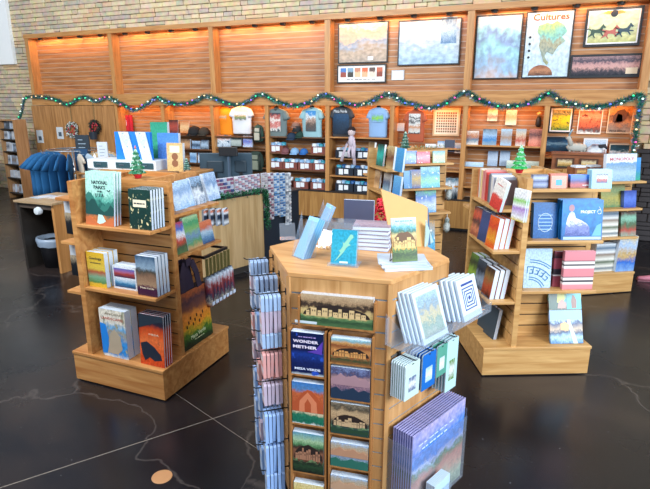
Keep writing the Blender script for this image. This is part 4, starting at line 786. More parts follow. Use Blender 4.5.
for i in range(7):
    a = .1 + .24 * i; T = Matrix.Translation((cx_ + h * .62 * cos(a), 0, cz_ + h * .62 * sin(a))) @ Matrix.Rotation(-a + pi / 2, 4, 'Y')
    if -w / 2 + .03 < cx_ + h * .62 * cos(a) < w / 2 - .03 and cz_ + h * .62 * sin(a) > .03:
        for bx in ((-.028, .028, .02, .028), (-.028, -.02, -.03, .02), (.0, .028, -.004, .004), (.02, .028, -.03, 0), (-.006, .028, -.034, -.026)): g.box(bx[0], bx[1], -.001, 0, bx[2], bx[3], M=T)
g.build('meander_pattern', mat('#3c78ac'), o)
pl_c = [('#d9848c', .0, 1), ]
PLAID = pic('plaid cloth', [(0, '#d8848c'), (.13, '#e0949a'), (.14, '#efe6e2'), (.19, '#efe6e2'), (.20, '#3c3c44'), (.24, '#3c3c44'), (.25, '#efe6e2'), (.31, '#efe6e2'), (.32, '#5a4a54'), (.35, '#d98890'), (.55, '#da8a92'), (.56, '#efe8e4'), (.62, '#efe8e4'), (.63, '#34343c'), (.66, '#34343c'), (.67, '#ece4e0'), (.73, '#ece4e0'), (.74, '#4a3c48'), (.77, '#d98890'), (1, '#dd8f98')], 0, 3)
PL2 = pic('dark plaid cloth', [(0, '#a04858'), (.3, '#8a3c4c'), (.32, '#e0d8d8'), (.36, '#26262e'), (.5, '#30303a'), (.52, '#9a4454'), (.8, '#a44c5c'), (.82, '#26262e'), (1, '#904050')], 0, 3)
stack('darker plaid cloth covered book', W3, R0, -.34, 552, 572, 252, 288, 1, .03, PL2, zs=.746, tilt=3)
stack('pink black and white plaid cloth book', W3, R0, -.41, 562, 592, 252, 289, 2, .018, PLAID, zs=.746, tilt=3)
CAL = pic('penguin calendar', [(0, '#3c7ab4'), (.12, '#a9d0e8'), (.2, '#2c4c74'), (.28, '#c9b49c'), (.4, '#34507c'), (.46, '#a9c8e8'), (.6, '#9fc0e4'), (.63, '#2c5a54'), (.75, '#c49a8c'), (.85, '#4cb8cc'), (1, '#d9e07c')], .22, 5)
o, w, h = stack('glossy animal picture calendar', 'propped on the base', R0, -.40, 551, 583.5, 298, 342, 2, .008, CAL, zs=.263, gap=.01, tilt=20)
shape(o, [(.05, .66), (.5, .66), (.5, 1), (.05, 1)], w, h, mat('#45c0d2', .3), 'sea_picture'); shape(o, [(-.5, .66), (-.2, .66), (.0, 1), (-.5, 1)], w, h, mat('#2b5a50', .3), 'leaf_picture'); shape(o, [(-.25, .8), (-.1, .74), (0, .86), (-.02, .99), (-.22, .97)], w, h, mat('#d8de62', .3), 'yellow_leaf_picture', -.0016)
shape(o, [(.2, .68), (.34, .68), (.36, .82), (.3, .92), (.24, .93), (.19, .82)], w, h, mat('#8a5a50', .3), 'penguin_picture', -.0018); shape(o, [(-.24, .68), (0, .68), (.02, .78), (-.08, .86), (-.2, .8)], w, h, mat('#c49a90', .3), 'animal_picture', -.002)
shape(o, [(-.5, .46), (.5, .46), (.5, .64), (-.5, .64)], w, h, mat('#8fb8e6', .3), 'pale_band'); shape(o, [(.02, .46), (.12, .46), (.34, .0), (.2, .0)], w, h, mat('#c8dccf', .3), 'path_picture', -.0016); shape(o, [(-.18, .26), (.06, .24), (.1, .36), (-.04, .42), (-.18, .38)], w, h, mat('#d9b07c', .3), 'tan_picture', -.0018)
# tree on the right stand
o = thing('paper_tree', 'small bright green paper tree in a red pot on the right stand', 'christmas tree', R0.w(-.17 + .02, -.14, 1.651), 0); tp = on_z(519, 173, 1.651); o.location = (tp.x, tp.y, 1.651); paper_tree(o, .23, '#1ea04a')
# ledge for the tree
# --- rear right stand
WQ = ['on the top shelf of the rear stand', 'on the second shelf, rear stand', 'on the third shelf, rear stand', 'on the low shelf, rear stand']
C_mo = pic('board game box', [(0, '#7fa8c8'), (.3, '#a9c4d8'), (.5, '#8aa8bc'), (.66, '#6f9ac8'), (.7, '#dfe8f0'), (1, '#cfdff0')], .25, 5)
u0, z = Q0.uz(-.3, 606, 172)
o, w, h = stack('large board game box in pale blue', WQ[0], Q0, -.38, 606, 636, 154, 176, 1, .05, C_mo, zs=1.346, tilt=6, name='game_box', cat='game box', parts=False)
text('MONOPOLY', .05, mat('#c46a70'), o, (0, -.001, h * .8), width=w * .8, bold=.001)
RS('teal and green slim book', 634, 641, 158, 174, ['#2fa07c', '#3c8ac8', '#4a9ad8'], 1.346, 1, yl=-.36, wh=WQ[0], fr=Q0)
RS('green and gold landscape calendar', 602, 626, 182, 208 - 4, ['#4f7a4c', '#a9a04c', '#6f8a5c', '#c9b470'], 1.031, 2, t=.01, yl=-.33, wh=WQ[1], fr=Q0, tilt=14)
RS('small cobalt blue box', 624, 636, 191, 206, ['#2c4ca8', '#5a7ad0', '#2c4498'], 1.031, 1, t=.05, yl=-.38, wh=WQ[1], fr=Q0)
cupc = pic('printed card set', [(0, '#e6e6dc'), (.12, '#6a7a84'), (.2, '#e6e6dc'), (.35, '#5a6a54'), (.45, '#e9e9df'), (.62, '#8a7a6c'), (.7, '#e6e9ea'), (.85, '#5a748c'), (1, '#dfe8ee')], .06, 20)
stack('white sheet of printed stickers', WQ[2], Q0, -.38, 598, 618, 211, 234, 2, .01, cupc, zs=.691, tilt=8, name='sticker_sheet', cat='stickers', parts=False)
RS('red and green canyon calendar', 621, 636, 213, 235, ['#8a9a8c', '#b04a3c', '#4f6a4c', '#8ac0a8', '#5a3c34'], .691, 3, t=.008, yl=-.40, wh=WQ[2], fr=Q0, tilt=10)
stack('cream puzzle box with little pictures', WQ[3], Q0, -.38, 593, 614.5, 246, 274, 3, .03, cupc, zs=.262, h=.34, tilt=0, name='puzzle_box', cat='puzzle box', parts=False)
RS('blue and gold jigsaw box', 615, 633, 237, 273, ['#7fa8dc', '#2c6ac8', '#c8a868', '#a9c4e4', '#d8c89c'], .262, 3, t=.05, yl=-.42, wh=WQ[3], fr=Q0, tilt=0, name='puzzle_box', cat='puzzle box', parts=False)
for k in range(2):
    o = thing('postcard_box', 'brown wooden box of picture postcards on the rear stand top, %s one' % ('left', 'right')[k], 'box', Q0.w(-.02 - .2 * (1 - k), -.19 + .02, 1.392), Q0.rz)
    g = MB().box(-.085, .085, 0, .01, 0, .09).box(-.085, .085, .14, .15, 0, .09).box(-.085, -.075, .01, .14, 0, .09).box(.075, .085, .01, .14, 0, .09).box(-.075, .075, .01, .14, 0, .01)
    g.build('box_body', wood('crate wood', '#6a3c24', '#9a5f3a', 'x'), o); MB().box(-.06, .06, -.003, 0, .015, .075).build('picture_label', pic('slot %d' % k, [(0, '#2c3c34'), (.5, '#c9a058'), (1, '#6a4a3c')], .7, 5), o); MB().box(-.065, .065, .02, .12, .011, .11).build('card_pack', PAGE, o)
# --- middle stand (children's books)
MBK = [(404, 417, 151, 166, ['#5a86d0', '#9fc4ec', '#3c6ab8'], 'blue picture book', 1.506), (416, 430, 152, 166, ['#c8304c', '#e89aa8', '#d83c5c'], 'red and pink picture book', 1.506), (433, 445, 151, 165, ['#8fc4a8', '#c9d8a0', '#5aa0b4'], 'pale green picture book', 1.506),
       (404, 412, 171, 187, ['#4a9adc', '#6ab4ec'], 'sky blue picture book', 1.206), (410, 421, 170, 187, ['#3c5a9c', '#c9a84c', '#4a6ab4'], 'indigo and gold picture book', 1.206), (421, 440, 167, 185, ['#4ab0d8', '#8fd8b0', '#3c9ac8', '#a9e0e4'], 'wide turquoise picture book', 1.206),
       (416, 436, 190, 215, ['#5aa0e0', '#c8d8f0', '#4a7ac8', '#5ac088'], 'tall blue and green picture book', .896), (422, 436, 222, 244, ['#2c8ac8', '#5ab4dc', '#c99a54'], 'bright blue picture book', .5)]
for i, (x0, x1, yt, yb, c, l, z) in enumerate(MBK):
    if i == 7: z = .262
    RS(l, x0, x1, yt, yb, c, z + .001, 1 if i != 1 else 2, t=.02, yl=-.40, wh='on the children\'s book stand', fr=M0, blotch=('#e8f0f4', .64, 5))
for r_, (z, L_) in enumerate(((1.441, [(365, 374, 142, 166, ['#b08a5c', '#c9a070', '#5a4a34'], 'tan animal book'), (374, 384, 144, 169, ['#1c4a3c', '#23b0a8', '#143830'], 'black and teal book'), (384, 394, 146, 171, ['#b8a070', '#6a3c2c', '#c9b484'], 'fox picture book'), (394, 402, 148, 172, ['#3c8ac0', '#4aa0d8'], 'bright blue slim book')]), (1.146, [(370, 381, 170, 189, ['#d8b484', '#8a6a4c', '#e0c49c'], 'cream bear book'), (380, 391, 173, 194, ['#8fb0c0', '#4a5a74', '#c9c0b0'], 'grey blue animal book'), (391, 400, 176, 196, ['#3c86c8', '#6ab0e0'], 'mid blue book')]))):
    for x0, x1, yt, yb, c, l in L_: RS(l, x0, x1, yt, yb, c, z, 1, t=.03, yl=-.36, wh='on the %s left shelf, middle stand' % ('upper', 'lower')[r_], fr=M3, tilt=6, w=.17, turn=8)
for k in range(2):
    p = M0.w(.46, -.3, 1.15 - .42 * k); o = thing('hanging_plush', 'small grey and white plush dangling on the %s right edge of the book stand' % ('upper', 'lower')[k], 'plush toy', p, radians(37))
    MB().lathe([(.01, -.14), (.04, -.1), (.045, -.03), (.03, 0), (.035, .04), (.01, .07)], n=12).build('plush_body', pic('grey plush', [(0, '#23302c'), (.4, '#c4ccc8'), (.7, '#3c5a54'), (1, '#dfe4e0')], .9, 6), o, True); MB().tube([(0, 0, .06), (0, 0, .12)], .004, 5).build('loop', WHITE, o)
tp = M0.w(-.1, .0, 1.652); tp = on_z(404, 152, 1.62); 
o = thing('paper_tree', 'dark green bead tree on the children\'s book stand', 'christmas tree', M0.w(-.02, .02, 1.622), 0); paper_tree(o, .25, '#174a3c', pot='#8a6a4c')
g = MB(); rg2 = random.Random(9)
for i in range(260):
    t = rg2.random(); p = Vector((.02 + .42 * t, -.17 + rg2.uniform(-.02, .02), 1.655 + rg2.uniform(0, .035))); d = Vector((rg2.gauss(0, 1), rg2.gauss(0, 1), abs(rg2.gauss(0, 1)))).normalized() * .03; s = d.cross(Vector((0, 0, 1))).normalized() * .004
    p = M0.w(p.x, p.y, p.z); b0 = len(g.v); g.v += [tuple(p - s), tuple(p + s), tuple(p + d)]; g.face((b0, b0 + 1, b0 + 2), i % 3)
tag(g.build('tinsel_strip', [mat('#2c7a4c', .3), mat('#c9a04c', .3, .6), mat('#9fd0b8', .3)]), 'short green and gold tinsel strip beside the dark bead tree', 'tinsel')
# ------------------------------------------------------------------ central hexagonal kiosk
KIOSK_FIRST = len(COL.objects)
KH = 1.2; ZF = -.618; V2 = Vector((-1.379, 2.761)); ang = radians(8); SD = .635
V = [V2]; a_ = ang; p = V2
for k in range(5):
    p = p + Vector((cos(a_), sin(a_))) * SD; V.append(p); a_ += pi / 3
KC = sum(V, Vector((0, 0))) / 6
def inset(d): return [tuple(KC + (v - KC) * (1 - d)) for v in V]
KW = wood('kiosk maple', '#b07e48', '#d0a068', 'z'); KX = wood('kiosk top maple', '#c48a50', '#dfae74', 'x')
ki = thing('hexagonal_kiosk', 'large six sided wooden merchandise kiosk in the centre foreground', 'display stand', (KC.x, KC.y, 0), 0)
def kl(pts): return [(x - KC.x, y - KC.y) for x, y in pts]
bev(MB().hprism(kl(inset(-.004)), KH - .03, KH).build('top', KX, ki), .004)
MB().hprism(kl(inset(.03)), ZF + .08, KH - .03).build('core', DARK, ki); MB().hprism(kl(inset(.05)), ZF, ZF + .08).build('plinth', BLACK, ki)
ALU = mat('#a8bdd0', .35, .6, var=.03)
for k in range(6):
    A = Vector(V[k]); B_ = Vector(V[(k + 1) % 6]); d = (B_ - A).normalized(); rz = atan2(d.y, d.x); g = MB(); Wd = SD
    g.box(.0, Wd, .0, .02, KH - .125, KH - .03); z = KH - .125 - .012
    while z > ZF + .2:
        g.box(.0, Wd, .006, .02, z, z + .012, 1); zb_ = max(z - .093, ZF + .08); g.box(0, Wd, 0, .02, zb_, z); z = zb_ - .012
    g.build('slatwall_panel', [KW, ALU], ki, loc=(A.x - KC.x, A.y - KC.y, 0), rot=(0, 0, rz))
    MB().box(-.014, .014, -.004, .03, ZF + .08, KH - .03).build('corner_post', KW, ki, loc=(A.x - KC.x, A.y - KC.y, 0), rot=(0, 0, rz - pi / 6))
K0 = Frame(V[0].x, V[0].y, 8); K1 = Frame(V[1].x, V[1].y, 68); K5 = Frame(V[5].x, V[5].y, -52)
# panorama holder
def rack(label, x0, x1, z0, z1, depth, tier, name='wooden_card_rack', fr=K0):
    o = thing(name, label, 'card rack', fr.w(x0, 0, z0), fr.rz); w = x1 - x0; h = z1 - z0; t = .011; m = wood('rack oak', '#8a5a30', '#b98048', 'z')
    for xx in (0, w - t): MB().box(xx, xx + t, -depth, -.001, 0, h).build('side_board', m, o)
    for z in tier: MB().box(t, w - t, -depth, -.001, z - z0, z - z0 + t).build('ledge', m, o)
    MB().box(t, w - t, -.006, -.001, 0, h).build('back_board', m, o)
    return o
def K(px, py, yl=-.06): return K0.uz(yl, px, py)
a0, zt = K(297.5, 293); a1, _ = K(376, 297); _, zb_ = K(336, 329)
zt = K(336, 297)[1]
rack('low wooden holder for panorama prints below the kiosk top', a0, a1, zb_, zt - .02, .06, [zb_])
PAN = pic('cliff palace panorama', [(0, '#3c5a3c'), (.2, '#6a8a5c'), (.35, '#c9b070'), (.5, '#d8bc80'), (.6, '#5a4434'), (.68, '#2c2420'), (.78, '#a98a68'), (1, '#c4a884')], .4, 6, stretch=(3, 1))
for k in range(5):
    o = book('%s panorama print of cliff dwellings in the kiosk holder' % ORD[k], 'print', a1 - a0 - .03, zt - zb_ - .012, .006, PAN, K0, (a0 + a1) / 2, -.055 + .009 * k, zb_ + .0115, 3, 0, 0, 'panorama prints', 'panorama_print', False)
    if k == 0: dwellings(o, a1 - a0 - .03, zt - zb_ - .012, .34, seed=4); MB().box(-.26, -.12, -.003, 0, .004, .02).build('caption_strip', mat('#c8d4dc'), o)
# card racks
xl0, _ = K(290, 400); xl1, _ = K(326.5, 400); xr0, _ = K(328.5, 400); xr1, _ = K(372.5, 400)
lz = [K(306, y)[1] for y in (376, 425, 473, 521)]; rz_ = [K(350, y)[1] for y in (365, 401, 436, 469, 504)]
zt1 = K(308, 330)[1]; zt2 = K(350, 335)[1]
rack('left wooden card rack of tall cards on the kiosk front', xl0, xl1, lz[-1], zt1, .07, lz)
rack('right wooden card rack of wide cards on the kiosk front', xr0, xr1, rz_[-1], zt2, .07, rz_)
def cards(l, x0, x1, z0, h, m, n=6, t=.007, tilt=8, wh=''):
    f = None
    for k in range(n):
        o = book('%s %s in the kiosk %s' % ('front' if k == 0 else ORD[k], l, wh), 'postcard', x1 - x0 - .034, h, t, m, K0, (x0 + x1) / 2, -.068 + (t + .001) * k * 1.0, z0 + .012 + .0, tilt * 0, 0, 0, l + ' pile', 'postcard', False)
        f = f or o
    return f
C1 = pic('wonder tin', [(0, '#c8d4dc'), (.06, '#101c4c'), (.3, '#16245c'), (.5, '#1c3a8c'), (.58, '#141c4c'), (1, '#10204c')], .06, 4, blotch=('#2c54c0', .62, 3.4))
w = xl1 - xl0 - .034
h1 = K(306, 333, -.07)[1] - lz[0] - .012
o = cards('navy boxed deck', xl0, xl1, lz[0], h1, C1, 4, .012, wh='left rack, top')
text('~', .012, mat('#b8a0e0'), o, (0, -.001, h1 * .90), width=w * .55); text('WONDER', .026, mat('#e9dff0'), o, (-w * .05, -.001, h1 * .79), width=w * .78, bold=.0009); text('METHER', .026, mat('#e9dff0'), o, (-w * .08, -.001, h1 * .66), width=w * .74, bold=.0009)
text('MESA VERDE', .02, mat('#d8e0f4'), o, (0, -.001, h1 * .14), width=w * .8, bold=.0006); MB().prism([(0, .56 * h1), (w * .45, .52 * h1), (w * .48, .84 * h1), (w * .25, .62 * h1)], -.0006, 0).build('violet_patch', mat('#5a3ca8'), o)
C2 = pic('arch card', [(0, '#e6eae8'), (.05, '#1c6a54'), (.22, '#2c7a5c'), (.3, '#d8c8a4'), (.45, '#b85a34'), (.75, '#c4643c'), (.85, '#5a86b8'), (1, '#3c7ac0')], .25, 4)
C3 = pic('mesa verde card', [(0, '#14181c'), (.2, '#1c1c1c'), (.28, '#6a4434'), (.55, '#8a5c44'), (.62, '#3c2c28'), (.7, '#5a8a5c'), (.82, '#a9c89c'), (1, '#5a98b0')], .15, 5)
C4 = pic('gold card', [(0, '#3c4c34'), (.4, '#8a7a34'), (.6, '#d8b42c'), (1, '#e8d8a0')], .4, 5)
h2 = K(306, 383, -.07)[1] - lz[1] - .012; o = cards('red rock arch card', xl0, xl1, lz[1], h2, C2, 6, wh='left rack, second tier'); ridge(o, w, h2, .3, [.5, .62, .74, .82, .84, .78, .66, .55, .5], mat('#b4532e', .5)); shape(o, [(-.28, .3), (-.1, .3), (-.1, .5), (0, .62), (.1, .5), (.1, .3), (.3, .3), (.28, .55), (0, .78), (-.26, .56)], w, h2, mat('#d8815a', .5), 'arch_picture', -.0018)
o = cards('dark canyon card', xl0, xl1, lz[2], h2, C3, 6, wh='left rack, third tier'); dwellings(o, w, h2, .36, stone='#a9785c', bush='#1c1e1c', seed=8); text('MESA VERDE', .018, mat('#c8e0dc'), o, (0, -.001, h2 * .09), width=w * .8, bold=.0006)
cards('gold and green card', xl0, xl1, lz[3], h2, C4, 6, wh='left rack, lowest tier')
RC = [pic('dwelling card 1', [(0, '#b8ccd0'), (.06, '#5a3424'), (.3, '#a8683c'), (.5, '#c98a50'), (.7, '#8a4c2c'), (.82, '#d8a060'), (.93, '#7fb0bc'), (1, '#b8dce4')], .2, 6), pic('dwelling card 2', [(0, '#16243c'), (.2, '#26405c'), (.4, '#8a6a7c'), (.6, '#c49a94'), (.8, '#4c4a6c'), (1, '#7a86b0')], .6, 5), pic('dwelling card 3', [(0, '#1c3038'), (.3, '#3c4c44'), (.5, '#b0906c'), (.7, '#c8a880'), (.85, '#4c4438'), (1, '#8a7c68')], .5, 6), pic('dwelling card 4', [(0, '#1c4a4c'), (.25, '#2c6a54'), (.4, '#8fa0b8'), (.55, '#5a5448'), (.7, '#c49a78'), (.85, '#b8a890'), (1, '#a8c4e4')], .35, 6)]
nm = ['amber cliff dwelling card', 'violet dusk canyon card', 'brown cliff dwelling card', 'green valley cliff card', 'pale green valley card']
for i in range(5):
    hh = min(.098, (rz_[i - 1] - rz_[i] if i else zt2 - rz_[0] + .01) - .026 if i else .098)
    hh = (zt2 - rz_[0] - .03) if i == 0 else (rz_[i - 1] - rz_[i] - .02)
    o = cards(nm[i], xr0, xr1, rz_[i], hh * (.96 if i < 3 else .8), RC[min(i, 3)], 6, wh='right rack, tier %s' % ('one', 'two', 'three', 'four', 'five')[i])
    hq = hh * (.96 if i < 3 else .8)
    if i in (0, 2): dwellings(o, xr1 - xr0 - .034, hq, .3, seed=10 + i, bush=('#8a5a34', '', '#2c4440')[i], stone=('#d89a58', '', '#c8a880')[i])
    else: ridge(o, xr1 - xr0 - .034, hq, .45, [.6, .72, .66, .8, .74, .7, .82, .68, .62], mat(('', '#a9848c', '', '#b98a6c', '#c09a7c')[i], .5)); ridge(o, xr1 - xr0 - .034, hq, .0, [.3, .36, .28, .4, .3, .25, .38, .3], mat(('', '#22344c', '', '#2c6a5c', '#3c7a5c')[i], .5), d=-.0016)
# left face hooks (K5 frame): packs hanging on prongs
hooks = []
for zi, z in enumerate((1.15, 1.03, .90, .74, .54, .30, .08, -.16)):
    for xi, x in enumerate((.13, .35, .57)): hooks.append((x, z - .05 * xi + .02 * (zi % 2), (0, 1, 0, 2, 1, 3, 3, 3)[zi] if xi != 1 else (0, 0, 3, 1, 2, 3, 1, 3)[zi]))
hc = [('pale blue carded magnets', '#9fbce4', .10, .10), ('white striped pencil packs', '#d8a8ac', .09, .15), ('salmon edged bookmarks', '#e08a7a', .09, .17), ('light blue tall packets', '#86aee0', .10, .21)]
for hi, (x, z, ty) in enumerate(hooks):
    col = ('left column', 'middle column', 'right column')[0 if x < .25 else 1 if x < .45 else 2]; row = ('top', 'second', 'third', 'fourth', 'fifth', 'sixth', 'seventh', 'lowest')[hi // 3]
    hook_bar('black peg hook on the kiosk left face, %s row, %s' % (row, col), K5, x, z, 0, -.21, 'peg hooks on the kiosk left face')
    l, c, w_, h_ = hc[ty]; m = pic('pack ' + l, [(0, c), (.3, '#dfe8f2'), (.5, c), (.8, '#e6ecf2'), (1, c)], .3, 5)
    for k in range(5): hang_card('%s pack of %s, %s row, %s' % (ORD[k], l, row, col), 'packet', K5, x + .003 * (k % 2), -.17 + (.026 + .006 * (hi % 3 == 1)) * k, z - .004, w_, h_, .02, m, l, 'carded_packet', swing=(k % 3 - 1) * 3, pages=pic('pack edge %d' % (ty % 4), [(0, ('#9db8dc', '#b9a9bc', '#d99a94', '#8fb0e0')[ty]), (.5, '#cfdcec'), (1, ('#86a4d0', '#c8bcc8', '#c98a84', '#7fa4dc')[ty])], .5, 8))
# right face: acrylic tray with prints
ACR = clear()
def plate(g, M, w, h, t=.003): return g.box(0, w, -t, 0, 0, h, M=M)
u0, zz = K1.uz(-.02, 400, 296); ut, _ = K1.uz(-.1, 478, 300)
tr = thing('acrylic_tray', 'clear acrylic tray holding framed prints on the kiosk right face', 'acrylic holder', K1.w(-.04, 0, .80), K1.rz)
TW = .94
MB().box(0, TW, -.20, 0, 0, .004).build('tray_floor', ACR, tr); MB().box(0, TW, -.204, -.20, 0, .07).build('tray_lip', ACR, tr)
MB().box(0, TW, -.003, 0, .004, .17).build('tray_back', ACR, tr)
for xx in (0, TW - .004): MB().prism([(0, 0), (.20, 0), (.20, .07), (.0, .2)], 0, .004, M=Matrix.Translation((xx, 0, 0)) @ Matrix.Rotation(-pi / 2, 4, 'Z')).build('tray_side', ACR, tr)
PA = pic('arch etching', [(0, '#a8b4b0'), (.3, '#8fa8a4'), (.5, '#c9c0a0'), (.7, '#8fa4b4'), (1, '#a8c4d4')], .9, 6)
for k in range(5):
    o = book('%s pale framed arch print in the acrylic tray' % ORD[k], 'print', .27, .32, .014, mat('#cfe0ee', .4), K1, .24 - .012 * k, -.185 + .024 * k, .806, 20, 0, 0, 'arch prints', 'mounted_print', False)
    if k == 0: MB().box(-.11, .11, -.001, 0, .03, .29).build('etching', PA, o)
for k in range(5):
    o = book('%s pale framed block print in the acrylic tray' % ORD[k], 'print', .24, .28, .016, mat('#d4e2ee', .4), K1, .70 - .02 * k, -.18 + .026 * k, .806, 18, 0, 0, 'block prints', 'mounted_print', False)
    if k == 0:
        g = MB()
        for q in (1, .72, .44):
            a_ = .075 * q; tt = .008
            for bx in ((-a_, a_, .14 + a_ - tt, .14 + a_), (-a_, a_, .14 - a_, .14 - a_ + tt), (-a_, -a_ + tt, .14 - a_, .14 + a_), (a_ - tt, a_, .14 - a_, .14 + a_)): g.box(bx[0], bx[1], -.0012, 0, bx[2], bx[3])
        g.prism([(-.018, .14), (0, .122), (.018, .14), (0, .158)], -.0012, 0); g.box(-.075, .075, -.0012, 0, .23, .245)
        g.build('block_pattern', mat('#26428c'), o)
# hook bar with carded magnets
z_b = .70
hb = thing('steel_hook_rail', 'steel rail with hooks for carded goods on the kiosk right face', 'hook rail', K1.w(.02, 0, z_b), K1.rz)
MB().box(0, .56, -.01, 0, -.006, .006).build('rail', STEEL, hb)
for x in (.07, .25, .40, .53): MB().box(x - .012, x + .012, -.02, -.008, -.015, .015).build('clip', BLACK, hb); MB().tube([(x, -.02, 0), (x, -.14, 0), (x, -.15, .01)], .003, 6).build('prong', BLACK, hb)
HC = [(.07, '#c4dcd4', '#3c5a8c', .15, .24, 'mint carded badge', 7), (.25, '#1c6ac0', '#9fc8e8', .15, .25, 'bright blue carded magnet', 5), (.40, '#5aa08c', '#c8d8e0', .12, .22, 'green woodland carded magnet', 3), (.53, '#b8dce0', '#5a8a3c', .14, .38, 'tall pale carded bookmark', 5)]
for x, c, c2, w_, h_, l, n in HC:
    m = mat(c, .35)
    for k in range(n):
        o = hang_card('%s %s on the steel rail' % (ORD[k], l), 'carded souvenir', K1, x + .0, -.135 + .115 * k / n, z_b - .004, w_, h_, .009, m, l + 's', 'carded_souvenir', pages=mat('#cfe2ee', .5))
        if k == 0: MB().box(-w_ * .25, w_ * .25, -.0012, 0, -h_ * .8, -h_ * .4).build('badge', pic('badge ' + l, [(0, c2), (.5, '#e8eef0'), (1, c2)], .9, 5), o)
# poster holder
z_t = .23
ph = thing('acrylic_poster_holder', 'large clear acrylic holder full of blue sky posters low on the kiosk', 'acrylic holder', K1.w(.02, 0, z_t - .66), K1.rz)
MB().box(0, .66, -.195, 0, 0, .005).build('holder_floor', ACR, ph); MB().box(0, .66, -.20, -.195, 0, .50).build('holder_front', ACR, ph)
for xx in (0, .656): MB().box(xx, xx + .004, -.195, 0, .005, .56).build('holder_side', ACR, ph)
POS = pic('canyon poster', [(0, '#8a9a8c'), (.15, '#a9b8a0'), (.3, '#c99a84'), (.42, '#b87a68'), (.5, '#4f7a54'), (.56, '#a8b0dc'), (.62, '#3c7ad0'), (.72, '#4c8ae0'), (.84, '#8f9ce0'), (1, '#b8aed8')], .3, 4)
for k in range(9):
    o = book('%s canyon and sky poster in the low acrylic holder' % ORD[k], 'poster', .63, .64, .008, POS, K1, .35, -.185 + .018 * k, z_t - .653, 0, 0, 0, 'canyon posters', 'canyon_poster', False, page=mat('#9a9cd0', .4))
    if k == 0: text('~', .016, mat('#cfe0f4'), o, (-.04, -.001, .54), width=.42); text('~', .022, mat('#cfe0f4'), o, (-.06, -.001, .50), width=.3)
# small leaflet box in front of the posters
lb = thing('leaflet_box', 'small acrylic box of pale blue leaflets in front of the posters', 'leaflet box', K1.w(.14, -.30, z_t - .56), K1.rz)
MB().box(0, .2, 0, .085, .0, .004).box(0, .2, 0, .004, .004, .12).box(0, .004, .004, .085, .004, .12).box(.196, .2, .004, .085, .004, .12).build('box_shell', ACR, lb)
MB().box(0.03, .17, .085, .099, .03, .07).build('bracket', ACR, lb)
for k in range(6): book('%s pale blue leaflet in the small acrylic box' % ORD[k], 'leaflet', .18, .17, .008, mat('#bcd8ee', .4), K1, .24, -.29 + .0115 * k, z_t - .554, 0, 0, 0, 'pale blue leaflets', 'leaflet', False)
# ------------------------------------------------------------------ on the kiosk top
KT = KH + .001
def ktop(x, y, dz=0): p = on_z(x, y, KT + dz); return p
KF = Frame(0, 0, 8)
def kb(label, x, y, w, h, t, m, turn=0, tilt=0, roll=0, dz=0, name='book', cat='book', parts=True, page=None, group=None, spine=None):
    p = ktop(x, y, dz); f = Frame(p.x, p.y, 8)
    return book(label, cat, w, h, t, m, f, 0, 0, KT + dz, tilt, turn, roll, group, name, parts, page, spine)
TUR = pic('turquoise lizard cover', [(0, '#2c9cc0'), (.5, '#38acc8'), (1, '#30a4c4')], .3, 3)
st_p = ktop(343, 266); stf = Frame(st_p.x, st_p.y, 8)
es = thing('acrylic_book_stand', 'clear acrylic stand holding up the turquoise book', 'book stand', (st_p.x, st_p.y, KT), radians(8))
MB().box(-.10, .10, -.02, .12, 0, .004).build('stand_foot', ACR, es); MB().box(-.10, .10, -.024, -.02, 0, .025).build('stand_lip', ACR, es)
MB().box(-.085, .085, 0, .004, 0, .26).build('stand_back', ACR, es, loc=(0, .05, .004), rot=(radians(-12), 0, 0))
o = book('turquoise book with a pale lizard figure on an acrylic stand', 'book', .165, .225, .022, TUR, stf, 0, -.0, KT + .006, 10, -2, 0, None, 'book')
liz = [(.04, .2), (.055, .195), (.06, .18), (.045, .165), (.03, .14), (.045, .13), (.03, .125), (.015, .11), (0, .085), (-.02, .06), (-.045, .03), (-.06, .02), (-.04, .045), (-.02, .08), (-.035, .09), (-.02, .1), (-.005, .125), (-.01, .15), (.0, .14), (.015, .16), (.03, .185)]
MB().prism(liz[::-1], -.0015, 0).build('lizard_picture', mat('#8fd0b8'), o); MB().box(-.025, .03, -.0015, 0, .012, .024).build('caption_strip', mat('#d8e8dc'), o)
# stack of white books
C_w = pic('purple grey cover', [(0, '#8a7a94'), (.5, '#a898ac'), (1, '#9a8ca4')], .5, 3)
for k in range(6):
    p = ktop(373, 250); f = Frame(p.x, p.y, 8); o = thing('book', '%s book in the flat pile behind the turquoise book' % ('lowest', 'second', 'third', 'fourth', 'fifth', 'topmost')[k], 'book', (p.x - .03, p.y + .08, KT + .029 * k), radians(8 + (-3, 2, 0, 3, -2, 4)[k]), 'flat pile of white books')
    MB().box(-.13, .13, -.105, .105, .0015, .026, 0).build('pages', PAGE, o); MB().box(-.133, .133, -.108, .108, 0, .0015).box(-.133, .133, -.108, .108, .026, .0275).box(-.133, .133, .106, .108, .0015, .026).build('cover', C_w, o)
# dark tablet box behind
p = ktop(358, 233); o = book('dark slate case standing behind the pile of books', 'case', .25, .24, .03, mat('#50546c', .35), Frame(p.x - .02, p.y + .12, 8), -.02, .02, KT, 0, 0, 0, None, 'case', True, spine=mat('#9aa2b4', .4))
# acrylic low box
p = ktop(330, 240); o = thing('acrylic_display_box', 'empty clear acrylic box behind the turquoise book', 'acrylic box', (p.x + .06, p.y + .12, KT), radians(8))
MB().box(-.16, .16, -.07, -.066, 0, .13).box(-.16, .16, .066, .07, 0, .13).box(-.16, -.156, -.066, .066, 0, .13).box(.156, .16, -.066, .066, 0, .13).box(-.16, .16, -.07, .07, .13, .134).build('box_shell', ACR, o)
